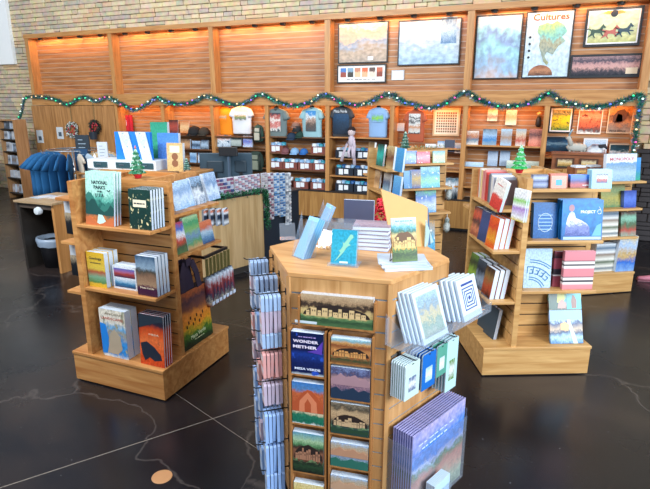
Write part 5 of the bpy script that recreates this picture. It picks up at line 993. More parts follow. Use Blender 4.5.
# tilted acrylic brochure holders
def holder(label, x, y, rz, c, n, s=1.0, lean=28, item='bookmark', w=.1, h=.2):
    p = ktop(x, y); o = thing('acrylic_bookmark_holder', label, 'acrylic holder', (p.x, p.y, KT), radians(rz))
    M = Matrix.Rotation(-radians(lean), 4, 'X')
    MB().prism([(0, 0), (.11 * s, 0), (.115 * s, .05), (.09 * s, h)], 0, .003, M=Matrix.Translation((-w / 2 - .004, 0, 0)) @ Matrix.Rotation(pi / 2, 4, 'Z')).build('holder_side', ACR, o)
    MB().prism([(0, 0), (.11 * s, 0), (.115 * s, .05), (.09 * s, h)], 0, .003, M=Matrix.Translation((w / 2 + .007, 0, 0)) @ Matrix.Rotation(pi / 2, 4, 'Z')).build('holder_side', ACR, o)
    MB().box(-w / 2, w / 2, 0, .003, 0, h * .9, M=M).build('holder_front', ACR, o); MB().box(-w / 2 - .004, w / 2 + .004, 0, .11, -.0, .003).build('holder_floor', ACR, o)
    for k in range(n):
        q = thing(item, '%s %s in the %s' % (ORD[k], label.split(' of ')[-1].split(' at ')[0].rstrip('s') if ' of ' in label else item, label.split(' on ')[-1] if 0 else 'tilted holder, ' + ('left' if x < 305 else 'rear')), item, (p.x, p.y, KT), 0, item + 's in acrylic holder', rot=(-radians(lean), 0, radians(rz)))
        MB().box(-w * .45, w * .45, .006 + .009 * k, .013 + .009 * k, .008, h * 1.0).build('card', mat(c if k % 2 else '#8fc8ee', .4), q)
    return o
holder('tilted acrylic holder of blue bookmarks at the kiosk top left', 297, 258, -30, '#5aaee0', 7, w=.12, h=.30)
holder('tilted acrylic holder of white leaflets behind the blue bookmarks', 316, 236, -50, '#c8cfe0', 3, item='leaflet', w=.17, h=.27, lean=24)
for i, (x, y, c) in enumerate(((288, 240, 'at the far left kiosk corner'), (322, 248, 'between the bookmarks and the turquoise book'))):
    p = ktop(x, y); o = thing('acrylic_sign_stand', 'small clear slanted acrylic stand ' + c, 'acrylic stand', (p.x, p.y, KT), radians(30 - 50 * i))
    MB().box(-.06, .06, 0, .003, 0, .14, M=Matrix.Rotation(-radians(35), 4, 'X')).box(-.06, .06, .0, .1, 0, .003).build('stand_plate', ACR, o)
for i in range(4):
    p = ktop(318 + i * 3.2, 246 + (i % 2) * 3); tag(MB().lathe([(.001, 0), (.012, .003), (.016, .012), (.01, .022), (.001, .026)], n=9).build('polished_stone', mat(('#c99a64', '#e0c8a0', '#a8744c', '#d8b080')[i], .25), None, True, loc=(p.x, p.y, KT)), 'small polished stone in the loose cluster behind the bookmarks, %s' % ordl(i, 4, 'one'), 'stone', 'polished stones')
# flat books under the standing card
for k in range(3):
    p = ktop(402, 270); o = thing('book', '%s book lying flat under the landscape card stand' % ('lowest', 'middle', 'topmost')[k], 'book', (p.x + .0 - .012 * k, p.y + .08, KT + .019 * k), radians(30 - 5 * k), 'flat books at the kiosk front edge')
    MB().box(-.15, .15, -.09, .09, .001, .0175).build('pages', PAGE, o); MB().box(-.152, .152, -.092, .092, 0, .001).box(-.152, .152, -.092, .092, .0175, .0185).build('cover', mat('#c6d8ea', .3), o)
KL = pic('golden canyon cover', [(0, '#4c6a3c'), (.15, '#8a7a34'), (.3, '#d8b458'), (.45, '#a98048'), (.6, '#d8c080'), (.68, '#2c6a54'), (.78, '#5aa8b4'), (.88, '#bcdce4'), (1, '#c8e2ea')], .2, 6)
p = on_z(405, 262, KT + .057); f = Frame(p.x, p.y + .01, 34)
o = book('golden canyon landscape book propped on the flat books', 'book', .16, .27, .012, KL, f, 0, 0, KT + .058, 14, 0, 0, None, 'book')
dwellings(o, .16, .27, .34, dark='#6a4a2c', stone='#e2c27c', bush='#5a7a3c', seed=5)
text('~', .012, mat('#5a8aa0'), o, (0, -.001, .25), width=.11)
o = thing('wire_easel', 'folding wire easel behind the golden landscape book', 'easel', f.w(-.09, .03, KT + .058), f.rz)
MB().tube([(0, 0, 0), (.02, .02, .15)], .0025, 5).tube([(0, 0, 0), (.07, .1, .0)], .0025, 5).tube([(.02, .02, .15), (.07, .1, 0)], .0025, 5).tube([(.03, -.02, 0), (.05, .0, .13)], .0025, 5).build('wire_frame', mat('#2c221c', .4), o)
# tan easel back and tall folders
p = ktop(413, 250); f = Frame(p.x - .02, p.y + .07, 40)
TAN = mat('#d8a968', .6, var=.05)
o = thing('cardboard_display', 'tall tan cardboard display back with an easel foot', 'display', f.w(0, 0, KT), f.rz)
MB().prism([(-.17, .08), (-.02, 0), (.12, 0), (.13, .28), (.1, .30), (-.23, .43)], 0, .01).build('back_board', TAN, o, rot=(radians(-9), 0, 0))
MB().prism([(0, 0), (.17, 0), (.02, .17), (0, .2)], 0, .006, M=Matrix.Rotation(radians(40), 4, 'Z')).build('easel_foot', mat('#b4d0cc', .5), o, loc=(.09, -.02, 0))
for k, c in enumerate(('#2c5a84', '#9fc4cc', '#c8dce0')):
    q = tag(MB().prism([(.0, 0), (.13, 0), (.12, .27 - .01 * k), (-.1, .36 - .01 * k)], 0, .008).build('picture_folder', mat(c, .5), None, loc=f.w(.025 + .006 * k, .016 + .012 * k, KT), rot=(radians(-9), 0, f.rz)), '%s tall folder behind the tan cardboard display' % ('dark blue', 'grey green', 'pale')[k], 'folder')
# red tree
p = ktop(377, 232); o = thing('red_berry_tree', 'small red bead tree behind the books on the kiosk', 'christmas tree', (p.x - .03, p.y + .16, KT), 0)
g = MB(); rr = random.Random(2)
for i in range(110):
    z = .04 + .2 * rr.random(); R = .055 * (1 - (z - .04) / .22) + .008; a = rr.random() * 7; q = .012
    g.lathe([(.001, -q), (q * .8, -q * .5), (q, 0), (q * .8, q * .5), (.001, q)], (R * cos(a), R * sin(a), z), 6)
g.build('berries', mat('#c8182c', .35), o, True); MB().lathe([(.03, 0), (.012, .012), (.006, .05)], n=10).build('stem', mat('#3c2c24'), o)
# the kiosk and its goods were drawn at a round 1.2 m; shrink them about the camera eye, keeping their place in the view
KU = .78; old = Vector((KC.x, KC.y, KH)); new = Vector((-0.8901, 2.6128, 1.42))  # new top centre is the old one pulled toward the eye by this factor
for o_ in list(COL.objects)[KIOSK_FIRST:]:
    if o_.parent is None and o_.type in ('MESH', 'EMPTY'): o_.location = new + (o_.location - old) * KU; o_.scale = (KU, KU, KU)
# ------------------------------------------------------------------ checkout counter
A = Vector((-3.85, 4.98)); dct = Vector((.342, .94)).normalized(); L_c = 1.24; B_ = A + dct * L_c; rzc = atan2(dct.y, dct.x)
CF = Frame(A.x, A.y, math.degrees(rzc)); CZ = 1.04
ct = thing('checkout_counter', 'wooden checkout counter with a pale grained side behind the left stand', 'counter', CF.w(0, 0, 0), CF.rz)
MB().box(0, L_c, 0, 1.15, .1, CZ).build('counter_body', wood('counter elm', '#a88a5c', '#cbb084', 'z', scale=.7), ct); MB().box(.02, L_c - .02, .04, 1.1, 0, .1).build('toe_kick', mat('#3c3a38'), ct)
MB().box(-.01, L_c + .01, -.01, 1.16, CZ, CZ + .02).build('worktop', mat('#2c3038', .4), ct)
MB().box(L_c, L_c + .8, .12, .9, .04, .98).build('dark_front', mat('#1c2c3c', .6), ct)
MB().box(L_c + .01, L_c + .82, .05, .9, .98, 1.0).build('lower_worktop', mat('#2c3038', .4), ct)
# leafy garland along the counter edge
g = MB(); rl = random.Random(8)
def leafy(pts, n):
    for i in range(n):
        t = rl.random() * (len(pts) - 1); k = int(t); p = Vector(pts[k]).lerp(Vector(pts[k + 1]), t - k) + Vector((rl.gauss(0, .014), rl.gauss(0, .012), rl.gauss(0, .014)))
        d = Vector((rl.gauss(0, 1), rl.gauss(0, 1), rl.gauss(0, .8))).normalized() * rl.uniform(.03, .05); s = d.cross(Vector((rl.random(), rl.random(), 1))).normalized() * .011
        b0 = len(g.v); g.v += [tuple(p), tuple(p + d * .5 + s), tuple(p + d), tuple(p + d * .5 - s)]; g.face((b0, b0 + 1, b0 + 2, b0 + 3), i % 2)
leafy([CF.w(.1, -.03, CZ + .04), CF.w(.6, -.03, CZ + .05), CF.w(1.25, -.03, CZ + .045), CF.w(1.29, -.03, .9), CF.w(1.29, -.03, .55)], 1300)
tag(g.build('leaf_garland', [mat('#1c5a3c', .6), mat('#2f7a54', .6)]), 'green leaf garland along the checkout counter edge', 'garland')
# grid racks of keyrings on the counter
def grid_rack(label, x0, x1, z0, z1, yl, cols, rows_, pal, name='souvenir_grid_rack'):
    o = thing(name, label, 'souvenir rack', CF.w(x0, yl, z0), CF.rz); w = x1 - x0; h = z1 - z0
    MB().box(0, w, .012, .03, 0, h).build('rack_panel', mat('#c8ccd4', .5), o)
    for i in range(cols):
        g = MB()
        for j in range(rows_):
            xa = w * (i + .12) / cols; za = h * (j + .12) / rows_; g.box(xa, xa + w * .74 / cols, -.004 - .004 * (j % 2), .012, za, za + h * .68 / rows_, (i + j) % len(pal))
        g.build('souvenir_column', [mat(c, .4) for c in pal], o)
grid_rack('low grid of red and blue magnets standing on the counter', .30, .80, CZ + .021, CZ + .26, .04, 9, 5, ['#7a4c6c', '#3c4f84', '#a8b4cc', '#8a5a74'])
grid_rack('grid of pink and white magnets at the counter corner', .82, 1.24, CZ + .021, CZ + .26, .04, 8, 8, ['#b88a98', '#cfd4dc', '#8f8aa4'])
stripc = [['#c8c8c8', '#9f9aa4', '#b8a8b0'], ['#b07a88', '#d0d4dc', '#6a5a74'], ['#6aa0d0', '#c8dcec', '#4a80b8'], ['#5a90c4', '#b8d4ec', '#3c70a8'], ['#c8d4dc', '#8f9aa8', '#dfe6ea']]
for i in range(5):
    pxs = 262.5 + 5.9 * i; xa = CF.uz(.04, pxs, 190)[0]; xb_ = CF.uz(.04, pxs + 5.2, 190)[0]; zlow = CF.uz(.04, pxs + 2, (211, 220, 216, 217, 225)[i])[1]; zhi = CF.uz(.04, pxs + 2, 173)[1]
    grid_rack('hanging strip of small souvenirs on the dark counter front, %s' % ordl(i, 5, 'strip'), xa, xb_, zlow, zhi, .04, 2, 17, stripc[i], 'souvenir_strip_rack')
# monitors and customer display
def monitor(label, x, yl, w, h, z, turn):
    o = thing('monitor', label, 'monitor', CF.w(x, yl, CZ + .021), CF.rz + radians(turn))
    bev(MB().box(-w / 2, w / 2, 0, .03, z, z + h).build('screen_back', mat('#2c4250', .5), o), .01); bev(MB().box(-w / 4, w / 4, -.025, 0, z + h * .25, z + h * .7).build('back_bulge', mat('#22343f', .5), o), .01)
    MB().box(-.02, .02, -.02, .0, .01, z + h * .4).build('stand_neck', BLACK, o); MB().box(-.1, .1, -.09, .08, 0, .01).build('stand_foot', BLACK, o)
    MB().box(-w * .46, w * .46, .03, .031, z + .015, z + h - .015).build('screen', mat('#101418', .2), o)
monitor('left dark monitor seen from behind on the checkout counter', .86, .50, .42, .34, .17, -48); monitor('right dark monitor beside the pole display on the checkout counter', 1.10, .26, .30, .34, .17, -48)
o = thing('pole_display', 'small black customer display on a pole between the monitors', 'display', CF.w(.90, .26, CZ + .021), CF.rz - radians(48))
MB().lathe([(.06, 0), (.06, .01), (.018, .015), (.018, .5)], n=12).build('pole', mat('#3c4c5c', .4), o, True); bev(MB().box(-.12, .12, -.03, .03, .48, .6).build('display_head', BLACK, o), .008)
# ------------------------------------------------------------------ things behind the left stand
cab = thing('display_cabinet', 'wooden display cabinet behind the left stand carrying the white drawer box', 'cabinet', (-5.35, 5.3, 0), radians(6))
MB().box(0, .24, 0, .6, 0.05, 1.34).build('cabinet_body', OAKZ, cab); MB().box(.02, .22, .03, .57, 0, .05).build('toe_kick', BLACK, cab); MB().box(-.02, .26, -.02, .62, 1.34, 1.365).build('cabinet_top', OAK, cab)
ris = thing('wooden_riser', 'wooden riser on the checkout counter under the white drawer box', 'riser', (-5.35, 5.3, 0), radians(6)); MB().box(.28, 1.37, -.02, .62, 1.34, 1.365).build('riser_top', OAK, ris)
for xx in (.5, 1.25): MB().box(xx, xx + .03, .12, .5, CZ + .021, 1.34).build('riser_side', OAKZ, ris)
BF = Frame(-5.35, 5.3, 6)
def bx(px, py, yl): return BF.uz(yl, px, py)
TZ = 1.366
o = thing('drawer_box', 'long white box with dark teal drawer fronts behind the green atlas', 'box', BF.w(0, .06, TZ), BF.rz)
xa = bx(88, 168, .06)[0]; xb = bx(156, 168, .06)[0]; dh = bx(120, 160, .06)[1] - TZ
MB().box(xa, xb, 0, .3, 0, dh).build('box_body', mat('#d4dde2', .6), o)
n = 3
for k in range(n):
    xx = xa + (xb - xa) * (k + .3) / n; d = MB().box(xx, xx + (xb - xa) * .6 / n, -.012, 0, .02, dh - .03).build('drawer_front', mat('#2c4c54', .5), o); MB().box(xx + .05, xx + .12, -.02, -.012, dh * .45, dh * .55).build('label_holder', STEEL, d)
DT = TZ + dh + .001
# blue print display
x0, _ = bx(115, 150, .12); x1, _ = bx(150, 150, .12); z1 = bx(130, 132, .12)[1]
o = thing('poster_display', 'bright blue display board with two draped pale map posters', 'display', BF.w((x0 + x1) / 2, .14, DT), BF.rz); w = x1 - x0; h = z1 - DT
MB().box(-w / 2, w / 2, 0, .05, 0, h).build('blue_board', mat('#1c7ad8', .5), o)
MP = pic('map poster', [(0, '#c8dccc'), (.4, '#dfe8d8'), (.7, '#c4dce0'), (1, '#d8e4dc')], .6, 4, blotch=('#5a8ab0', .63, 5))
for s, x in ((0, -.2), (1, .28)): MB().prism([(w * (x - .02), 0), (w * (x + .26), 0), (w * (x + .12), h * 1.0), (w * (x - .16), h * 1.0)], -.02, -.01).build('map_poster', MP, o)
for i, (px0, px1, yt, yb, c, l) in enumerate([(157, 177, 134, 157, ['#3c74c8', '#5a90dc', '#d8e6f4', '#3c78cc'], 'bright blue boxed set with a white emblem'), (148, 166, 122, 150, ['#1c7a64', '#2c9a7c', '#dfe8c8', '#2c8a70'], 'green book standing behind the blue boxed set')]):
    m = pic('bx %d' % i, [(j / 3, cc) for j, cc in enumerate(c)], .2, 3); stack(l, '', BF, .14 + .15 * i, px0, px1, yt, yb, 1, .06, m, zs=DT if i else DT, tilt=4, name='box', cat='box', parts=False) if 0 else None
def bfbook(l, px0, px1, yt, yl, cols, z, t=.05, cat='box', name='gift_box', amp=.2):
    m = pic('bf ' + l[:24], [(j / (len(cols) - 1), cc) for j, cc in enumerate(cols)], amp, 4); x0, _ = BF.uz(yl, px0, (yt + 158) / 2); x1, _ = BF.uz(yl, px1, (yt + 158) / 2); h = BF.uz(yl, (px0 + px1) / 2, yt)[1] - z
    return book(l, cat, x1 - x0, h, t, m, BF, (x0 + x1) / 2, yl, z, 3, 0, 0, None, name, False), x1 - x0, h
bfbook('bright blue boxed set with a white emblem beside the map posters', 157, 178, 133, .36, ['#3c74c8', '#5a90dc', '#4a84d4'], TZ)
bfbook('green book standing upright behind the blue boxed set', 150, 167, 122, .50, ['#1c7a64', '#3ca888', '#2c8a70'], TZ)
o, w, h = bfbook('tall cream box with round brown emblems beside the foil tree', 166, 182, 143, .10, ['#c9a870', '#d8bc88', '#cfb07c'], TZ)
for zz in (.28, .52): MB().lathe([(w * .2, 0), (.001, .002)], n=14).build('round_emblem', mat('#8a5a3c'), o, loc=(0, -.001, h * zz), rot=(pi / 2, 0, 0))
MB().box(-w * .3, w * .3, -.002, 0, h * .66, h * .9).build('paper_label', CREAM, o)
# pale bottle trees beside
o = thing('glitter_tree', 'small dark green and white glitter tree right of the cream box', 'christmas tree', BF.w(BF.uz(.1, 187, 168)[0] if BF.uz(.1, 187, 168)[0] < 1.25 else 1.2, .1, TZ), 0); paper_tree(o, .18, '#1c4c44', pot='#c8b08c')
o = thing('bead_tray', 'long dark tray of white round ornaments beside the monitors', 'tray', CF.w(.0, .5, CZ + .021), CF.rz - radians(50))
MB().box(-.25, .25, -.05, .05, .0, .34).build('tray_riser', mat('#5a4230', .6), o)
for r_ in range(2):
    for k in range(8): MB().lathe([(.001, -.018), (.015, -.01), (.019, 0), (.015, .01), (.001, .018)], (-.22 + .063 * k, -.06, .3 - .07 * r_), 8).build('round_ornament', mat('#e6dccb', .4), o, True)
# navy and dark sign boards and white leaflets on the counter by the shirt rack
SF = Frame(-6.6, 6.9, 15)
def board(label, px0, px1, yt, yb, fr, yl, c, name='sign_board', cat='sign', lines=None, t=.03):
    x0, z0 = fr.uz(yl, px0, yb); x1, _ = fr.uz(yl, px1, yb); h = fr.uz(yl, (px0 + px1) / 2, yt)[1] - z0
    o = book(label, cat, x1 - x0, h, t, mat(c, .5), fr, (x0 + x1) / 2, yl, z0, 0, 0, 0, None, name, False, page=mat(c, .5)); w = x1 - x0
    for k in range(lines or 0): MB().box(-w * .3, w * (.1 + .07 * (k * 3 % 4)), -.002, 0, h * (.85 - .09 * k), h * (.875 - .09 * k)).build('text_line', mat('#8fa4b4'), o)
    return o, z0
TBL = thing('sign_table', 'low wooden table behind the desk carrying the dark sign boards', 'table', SF.w(0, 0, 0), SF.rz)
zt_ = SF.uz(0, 90, 172)[1]
MB().box(-.75, .75, -.1, .6, zt_ - .03, zt_).build('table_top', OAK, TBL)
for sx in (-.7, .66):
    for sy in (-.06, .52): MB().box(sx, sx + .05, sy, sy + .05, 0, zt_ - .03).build('leg', OAKZ, TBL)
def stand_board(label, px0, px1, yt, yl, c, z, **k):
    x0, _ = SF.uz(yl, px0, (yt + 170) / 2); x1, _ = SF.uz(yl, px1, (yt + 170) / 2); h = SF.uz(yl, (px0 + px1) / 2, yt)[1] - z; w = x1 - x0
    o = book(label, 'sign', w, h, .03, mat(c, .5), SF, (x0 + x1) / 2, yl, z, 0, 0, 0, None, 'sign_board', False, page=mat(c, .5))
    for q in range(k.get('lines', 0)): MB().box(-w * .3, w * (.05 + .07 * (q * 3 % 4)), -.002, 0, h * (.85 - .11 * q), h * (.87 - .11 * q)).build('text_line', mat(k.get('lc', '#8fa4b4')), o)
    return o
stand_board('tall charcoal sign board below the wreath', 76.5, 90, 135, .3, '#26323c', zt_ + .001, lines=5)
stand_board('navy framed sign board in front of the charcoal one', 75, 88, 149, .1, '#1c4468', zt_ + .001, lines=2)
stand_board('white leaflet sheet standing right of the charcoal sign', 98, 108, 142, .15, '#c8d4e0', zt_ + .001, lines=6, lc='#8a98a8')
o = thing('crumpled_tissue', 'crumpled white tissue left of the white leaflet sheet', 'tissue', SF.w(SF.uz(.1, 95, 160)[0], .1, zt_ + .001), 0)
MB().loft([[(.09 * k * cos(t) * (1 + .25 * sin(3 * t + k * 5)), .06 * k * sin(t), zz) for t in [2 * pi * i / 14 for i in range(14)]] for k, zz in ((1, 0), (1.1, .08), (.7, .16), (.3, .24), (.1, .3))]).build('tissue_body', WHITE, o, True)
# small white tray on left stand's far side
# paper notices and wreaths on the board doors
def door_px(x, y): u, z = fW.uz(-.005, x, y); return u, z
for i, (px, l) in enumerate((((36, 130, 44, 143), 'white paper notice pinned low on the board doors'), ((56, 127, 64, 139), 'white paper notice with a dark photo pinned beside the wreath'))):
    u0, z1 = door_px(px[0], px[1]); u1, z0 = door_px(px[2], px[3]); o = tag(MB().box(-(u1 - u0) / 2, (u1 - u0) / 2, 0, .004, 0, z1 - z0).build('paper_notice', mat('#cdd6dc', .6), loc=((u0 + u1) / 2, 9.394, z0)), l, 'notice')
    MB().box(-.05, .05, -.001, 0, .06, .16).build('notice_picture', mat('#4c5a68'), o)
def wreath(label, x, y, R, c, red):
    u, z = door_px(x, y); o = thing('wreath', label, 'wreath', (u, 9.36, z), 0); g = MB(); rr = random.Random(x)
    for i in range(420):
        a = rr.random() * 2 * pi; q = Vector((R * cos(a), 0, R * sin(a))) + Vector((rr.gauss(0, .02), rr.uniform(-.03, .02), rr.gauss(0, .02))); d = Vector((rr.gauss(0, 1), -abs(rr.gauss(0, 1)) * .6, rr.gauss(0, 1))).normalized() * .05; s = Vector((-d.z, 0, d.x)).normalized() * .012
        b0 = len(g.v); g.v += [tuple(q), tuple(q + d * .5 + s), tuple(q + d), tuple(q + d * .5 - s)]; g.face((b0, b0 + 1, b0 + 2, b0 + 3), i % len(c))
    g.build('wreath_leaves', [mat(k, .6) for k in c], o)
    g = MB()
    for i in range(14):
        a = rr.random() * 7; r_ = R * rr.uniform(.3, 1.1); g.lathe([(.001, -.022), (.02, 0), (.001, .022)], (r_ * cos(a), -.05, r_ * sin(a)), 7)
    g.build('berries', mat(red, .4), o, True)
    MB().tube([(0, 0, R), (0, .0, 2.3 - z)], .004, 5).build('hanger_wire', mat('#3c5a3c'), o)
wreath('round white and green wreath hanging on the board doors', 74, 130, .14, ['#1c3c2c', '#dfe4e0', '#26463a', '#c8d0cc'], '#b82c34')
wreath('dark red flower wreath with a hanging pot beside the white wreath', 96.5, 127, .12, ['#1c2c24', '#3c1c20', '#26382c'], '#b8283c')
u, z = door_px(98, 139); tag(MB().lathe([(.08, 0), (.1, .16), (.085, .16), (.07, .02)], n=12).build('hanging_pot', mat('#26303c', .5), loc=(u, 9.27, z)), 'small dark pot hanging under the red flower wreath', 'pot')
# ------------------------------------------------------------------ shirt rack
c = Vector((-7.7, 7.0)); ro = thing('round_clothes_rack', 'round steel clothes rack holding blue shirts by the board doors', 'clothes rack', (c.x, c.y, 0), 0)
MB().tube([(.42 * cos(t), .42 * sin(t), 1.42) for t in [2 * pi * i / 24 for i in range(25)]], .012, 6).build('ring_rail', STEEL, ro, True)
MB().lathe([(.02, .02), (.02, 1.42)], n=10).build('pole', STEEL, ro, True)
for k in range(4): a = k * pi / 2; MB().tube([(0, 0, .03), (.4 * cos(a), .4 * sin(a), .02)], .014, 6).build('foot', STEEL, ro, True); MB().tube([(0, 0, 1.42), (.42 * cos(a), .42 * sin(a), 1.42)], .008, 6).build('spoke', STEEL, ro, True)
def rack_shirt(label, a, color, group, z=1.38, s=1.0, drop=.72):
    p = (c.x + .44 * cos(a), c.y + .44 * sin(a)); o = thing('hanging_shirt', label, 'shirt', (p[0], p[1], z), a, group); n = 16
    rings = []
    for f, hw, hd in ((0, .05, .02), (.05, .16, .03), (.14, .22, .045), (.4, .2, .05), (.75, .2, .055), (1, .21, .06)):
        rings.append([(hw * s * cos(t) + .06, hd * .6 * sin(t) * (1 + .4 * sin(3 * t + f * 6)), -drop * f) for t in [2 * pi * i / n for i in range(n)]])
    MB().loft(rings).build('shirt_body', mat(color, .85, var=.15, scale=5), o, True)
    for sg in (-1, 1): MB().loft([[(sg * .16 * s + .06 + a_ * cos(t), .02 * sin(t), -drop * .13 + a_ * cos(t) * .3) for t in [2 * pi * i / 10 for i in range(10)]][::-1 if sg > 0 else 1] for a_ in (.05,)] + [[(sg * .29 * s + .06 + .07 * cos(t), .025 * sin(t), -drop * .34 + .02 * cos(t)) for t in [2 * pi * i / 10 for i in range(10)]][::-1 if sg > 0 else 1]]).build('sleeve', mat(color, .85, var=.15, scale=5), o, True)
    MB().tube([(.06 - .12, 0, -.03), (.06, 0, .01), (.06, 0, .05)], .004, 5).build('hanger', STEEL, o)
for k in range(11): rack_shirt('deep blue shirt on the round rack, %s' % ordl(k, 11, 'hanger'), radians(-185 + 13.5 * k), '#165a8c', 'blue shirts on the round rack')
for k in range(7): rack_shirt('tan and white patterned shirt on the round rack, %s' % ordl(k, 7, 'hanger'), radians(-30 + 14 * k), ('#c9bfae', '#9fb4c4', '#b8a078')[k % 3], 'patterned shirts on the round rack', 1.38, .8, .42)
# ------------------------------------------------------------------ desk with bin
D0 = on_z(27, 268, 0); DF = Frame(D0.x, D0.y, 0)
DZ = .93; DW = .66
dk = thing('side_desk', 'open wooden side desk with a dark left side at the left edge', 'desk', D0, 0)
MB().box(0, .04, 0, .62, 0, DZ).build('left_side', mat('#2a2622', .5), dk); MB().box(DW - .04, DW, 0, .62, 0, DZ).build('right_side', OAKZ, dk)
MB().box(.04, DW - .04, .55, .58, 0, DZ).build('back_board', OAKD, dk); bev(MB().box(-.02, DW + .02, -.04, .66, DZ, DZ + .03).build('desk_top', wood('desk top', '#8a7458', '#b59c78', 'x'), dk), .004)
MB().box(.04, DW - .04, 0, .02, DZ - .07, DZ - .0).build('apron', mat('#4a4038', .5), dk)
wbp = (D0.x + .27, D0.y + .27); wo = thing('waste_bin', 'round black waste bin with a clear liner under the side desk', 'waste bin', (wbp[0], wbp[1], 0), 0)
MB().lathe([(.16, 0), (.2, .38), (.205, .4), (.19, .4), (.15, .02), (.001, .02)], n=24).build('bin_body', mat('#15181f', .5), wo, True)
rr = random.Random(6); MB().loft([[((.205 + .015 * rr.random()) * kk * cos(2 * pi * i / 30), (.205 + .015 * rr.random()) * kk * sin(2 * pi * i / 30), z + .008 * rr.random()) for i in range(30)] for kk, z in ((1.03, .30), (1.07, .37), (1.04, .415), (.92, .41), (.8, .36))], caps=False).build('liner', mat('#8a9cb0', .3), wo, True)
DF = Frame(D0.x, D0.y, 0)
for i, (x, y, s, cc, l) in enumerate(((.15, .2, .2, '#9fb4c8', 'blue and white leaflet lying left on the side desk'), (.36, .25, .18, '#c4b8a8', 'pale brown leaflet in the middle of the side desk'), (.56, .18, .14, '#d4d8dc', 'white sheet lying right on the side desk'))):
    tag(MB().box(-s / 2, s / 2, -s * .7, s * .7, 0, .003).build('leaflet', pic('desk leaflet %d' % i, [(0, cc), (.5, '#dfe4ea'), (1, cc)], .8, 4), loc=(D0.x + x, D0.y + y + .1, DZ + .031), rot=(0, 0, .3 * i - .2)), l, 'leaflet')
o = tag(MB().lathe([(.05, -.03), (.055, 0), (.045, .03), (.02, .035)], n=14).build('tape_roll', mat('#cfd8de', .4), loc=(D0.x + .4, D0.y - .02, DZ - .09), rot=(pi / 2, 0, 0)), 'white round dispenser under the side desk front edge', 'dispenser')
# ------------------------------------------------------------------ bookcases at far left
def bookcase(label, x, y, deg, w, h, d, shelves, where):
    o = thing('bookcase', label, 'bookcase', (x, y, 0), radians(deg)); fr = Frame(x, y, deg); m = wood('bookcase oak', '#8f6a44', '#b58c62', 'z')
    for xx in (0, w - .03): MB().box(xx, xx + .03, 0, d, 0, h).build('side_panel', m, o)
    MB().box(.03, w - .03, d - .02, d, 0, h).build('back_board', mat('#2c2420'), o); MB().box(0, w, 0, d, h, h + .03).build('top_board', m, o)
    for z in shelves: MB().box(.03, w - .03, 0, d - .02, z - .02, z).build('shelf', mat('#2c2622', .6), o)
    rr = random.Random(int(w * 100 + h * 10)); cols = ['#8fa0b4', '#c4ccd4', '#4a5a6c', '#7a6a5c', '#b0b8c4', '#3c4a58', '#a08474', '#d0d6dc']
    for si, z in enumerate(shelves):
        xx = .05; k = 0
        while xx < w - .14:
            ww = rr.uniform(.09, .15); hh = rr.uniform(.15, .22); ci = rr.randrange(8)
            book('%s cover book, %s on shelf %s of %s' % (['slate blue', 'pale grey', 'dark blue', 'brown', 'light grey', 'charcoal blue', 'tan', 'white'][ci], ORL[k], ('one', 'two', 'three', 'four', 'five', 'six')[si], where), 'book', ww, hh, .08, pic('bc%d' % ci, [(0, cols[ci]), (.5, cols[(ci + 3) % 8]), (1, cols[ci])], .7, 5), fr, xx + ww / 2, .05 + rr.uniform(0, .05), z + .001, 5, 0, 0, 'books in %s' % where, 'book', False)
            xx += ww + rr.uniform(.01, .04); k += 1
    return o
bookcase('tall narrow bookcase against the wall beside the board doors', -11.85, 8.75, -8, .62, 1.82, .3, (.14, .5, .82, 1.12, 1.4, 1.64), 'the tall bookcase')
bookcase('low dark bookcase at the very left edge', -13.25, 8.3, -5, .95, 1.25, .4, (.14, .5, .85, 1.1), 'the low bookcase')
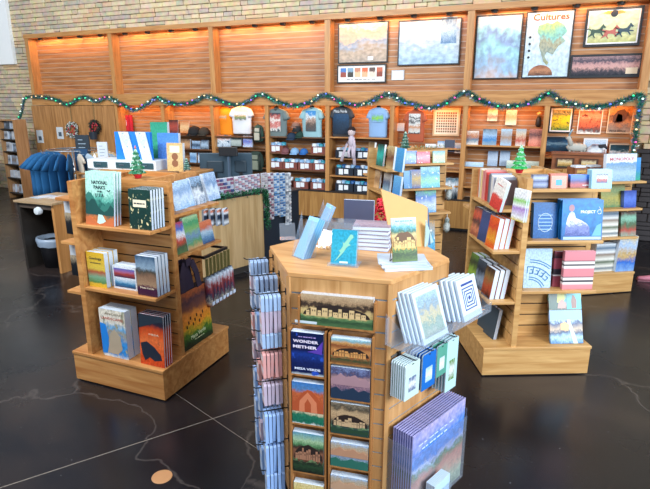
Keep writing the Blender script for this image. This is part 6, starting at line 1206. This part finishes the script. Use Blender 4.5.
# ------------------------------------------------------------------ pink shoe at the right edge
p = on_z(647, 281, 0); o = thing('pink_shoe', 'pink shoe on the floor at the right edge by the stone wall', 'shoe', (p.x, p.y, 0), radians(10))
MB().loft([[(x, .035 * k * cos(t), .012 + .03 * q * (1 + sin(t))) for t in [2 * pi * i / 12 for i in range(12)]] for x, k, q in ((-.12, .4, .5), (-.1, .9, .8), (-.04, 1.1, .9), (.04, .95, 1.2), (.1, .9, 1.5), (.13, .6, 1.6))]).build('shoe_upper', mat('#c87a8c', .6), o, True); MB().box(-.12, .13, -.035, .035, 0, .014).build('sole', mat('#8a5a64', .6), o)
# ------------------------------------------------------------------ light
def area(name, loc, target, sx, sy, power, col):
    l = bpy.data.lights.new(name, 'AREA'); l.shape = 'RECTANGLE'; l.size = sx; l.size_y = sy; l.energy = power; l.color = col
    o = bpy.data.objects.new(name, l); COL.objects.link(o); o.location = loc; d = Vector(target) - Vector(loc); o.rotation_euler = d.to_track_quat('-Z', 'Y').to_euler(); return o
WARM = (1, .40, .11)
for i in range(5): area('cove_light', ((PX[i] + PX[i + 1]) / 2, 9.5, 3.64), ((PX[i] + PX[i + 1]) / 2, 9.62, 3.0), 2.2, .06, 15, WARM)
for i in range(8): area('shelf_light', ((LPX[i] + LPX[i + 1]) / 2, 9.55, 2.155), ((LPX[i] + LPX[i + 1]) / 2, 9.75, 1.4), 1.1, .08, 4, WARM)
area('window_light', (7.5, .5, 4.2), (-1.8, 4.2, .9), 5, 3.2, 980, (.86, .93, 1))
area('back_wall_fill', (-6, .5, 5.8), (-4.5, 9.8, 3.2), 9, 1.6, 760, (.97, .98, 1))  # added fill that brightens the upper back wall, not a modelled opening
area('front_fill', (2.5, -2.5, 6.0), (-1.5, 5, 1.0), 6, 3, 170, (.80, .90, 1))  # unseen soft fill, placed for its effect on the front faces
W = bpy.data.worlds.new('World'); S.world = W; W.use_nodes = True; bgn = W.node_tree.nodes['Background']; bgn.inputs[0].default_value = (.62, .76, 1, 1); bgn.inputs[1].default_value = .26
S.view_settings.view_transform = 'Standard'; S.view_settings.look = 'None'; S.view_settings.gamma = 1; S.view_settings.exposure = 0.32; S.view_settings.use_curve_mapping = False
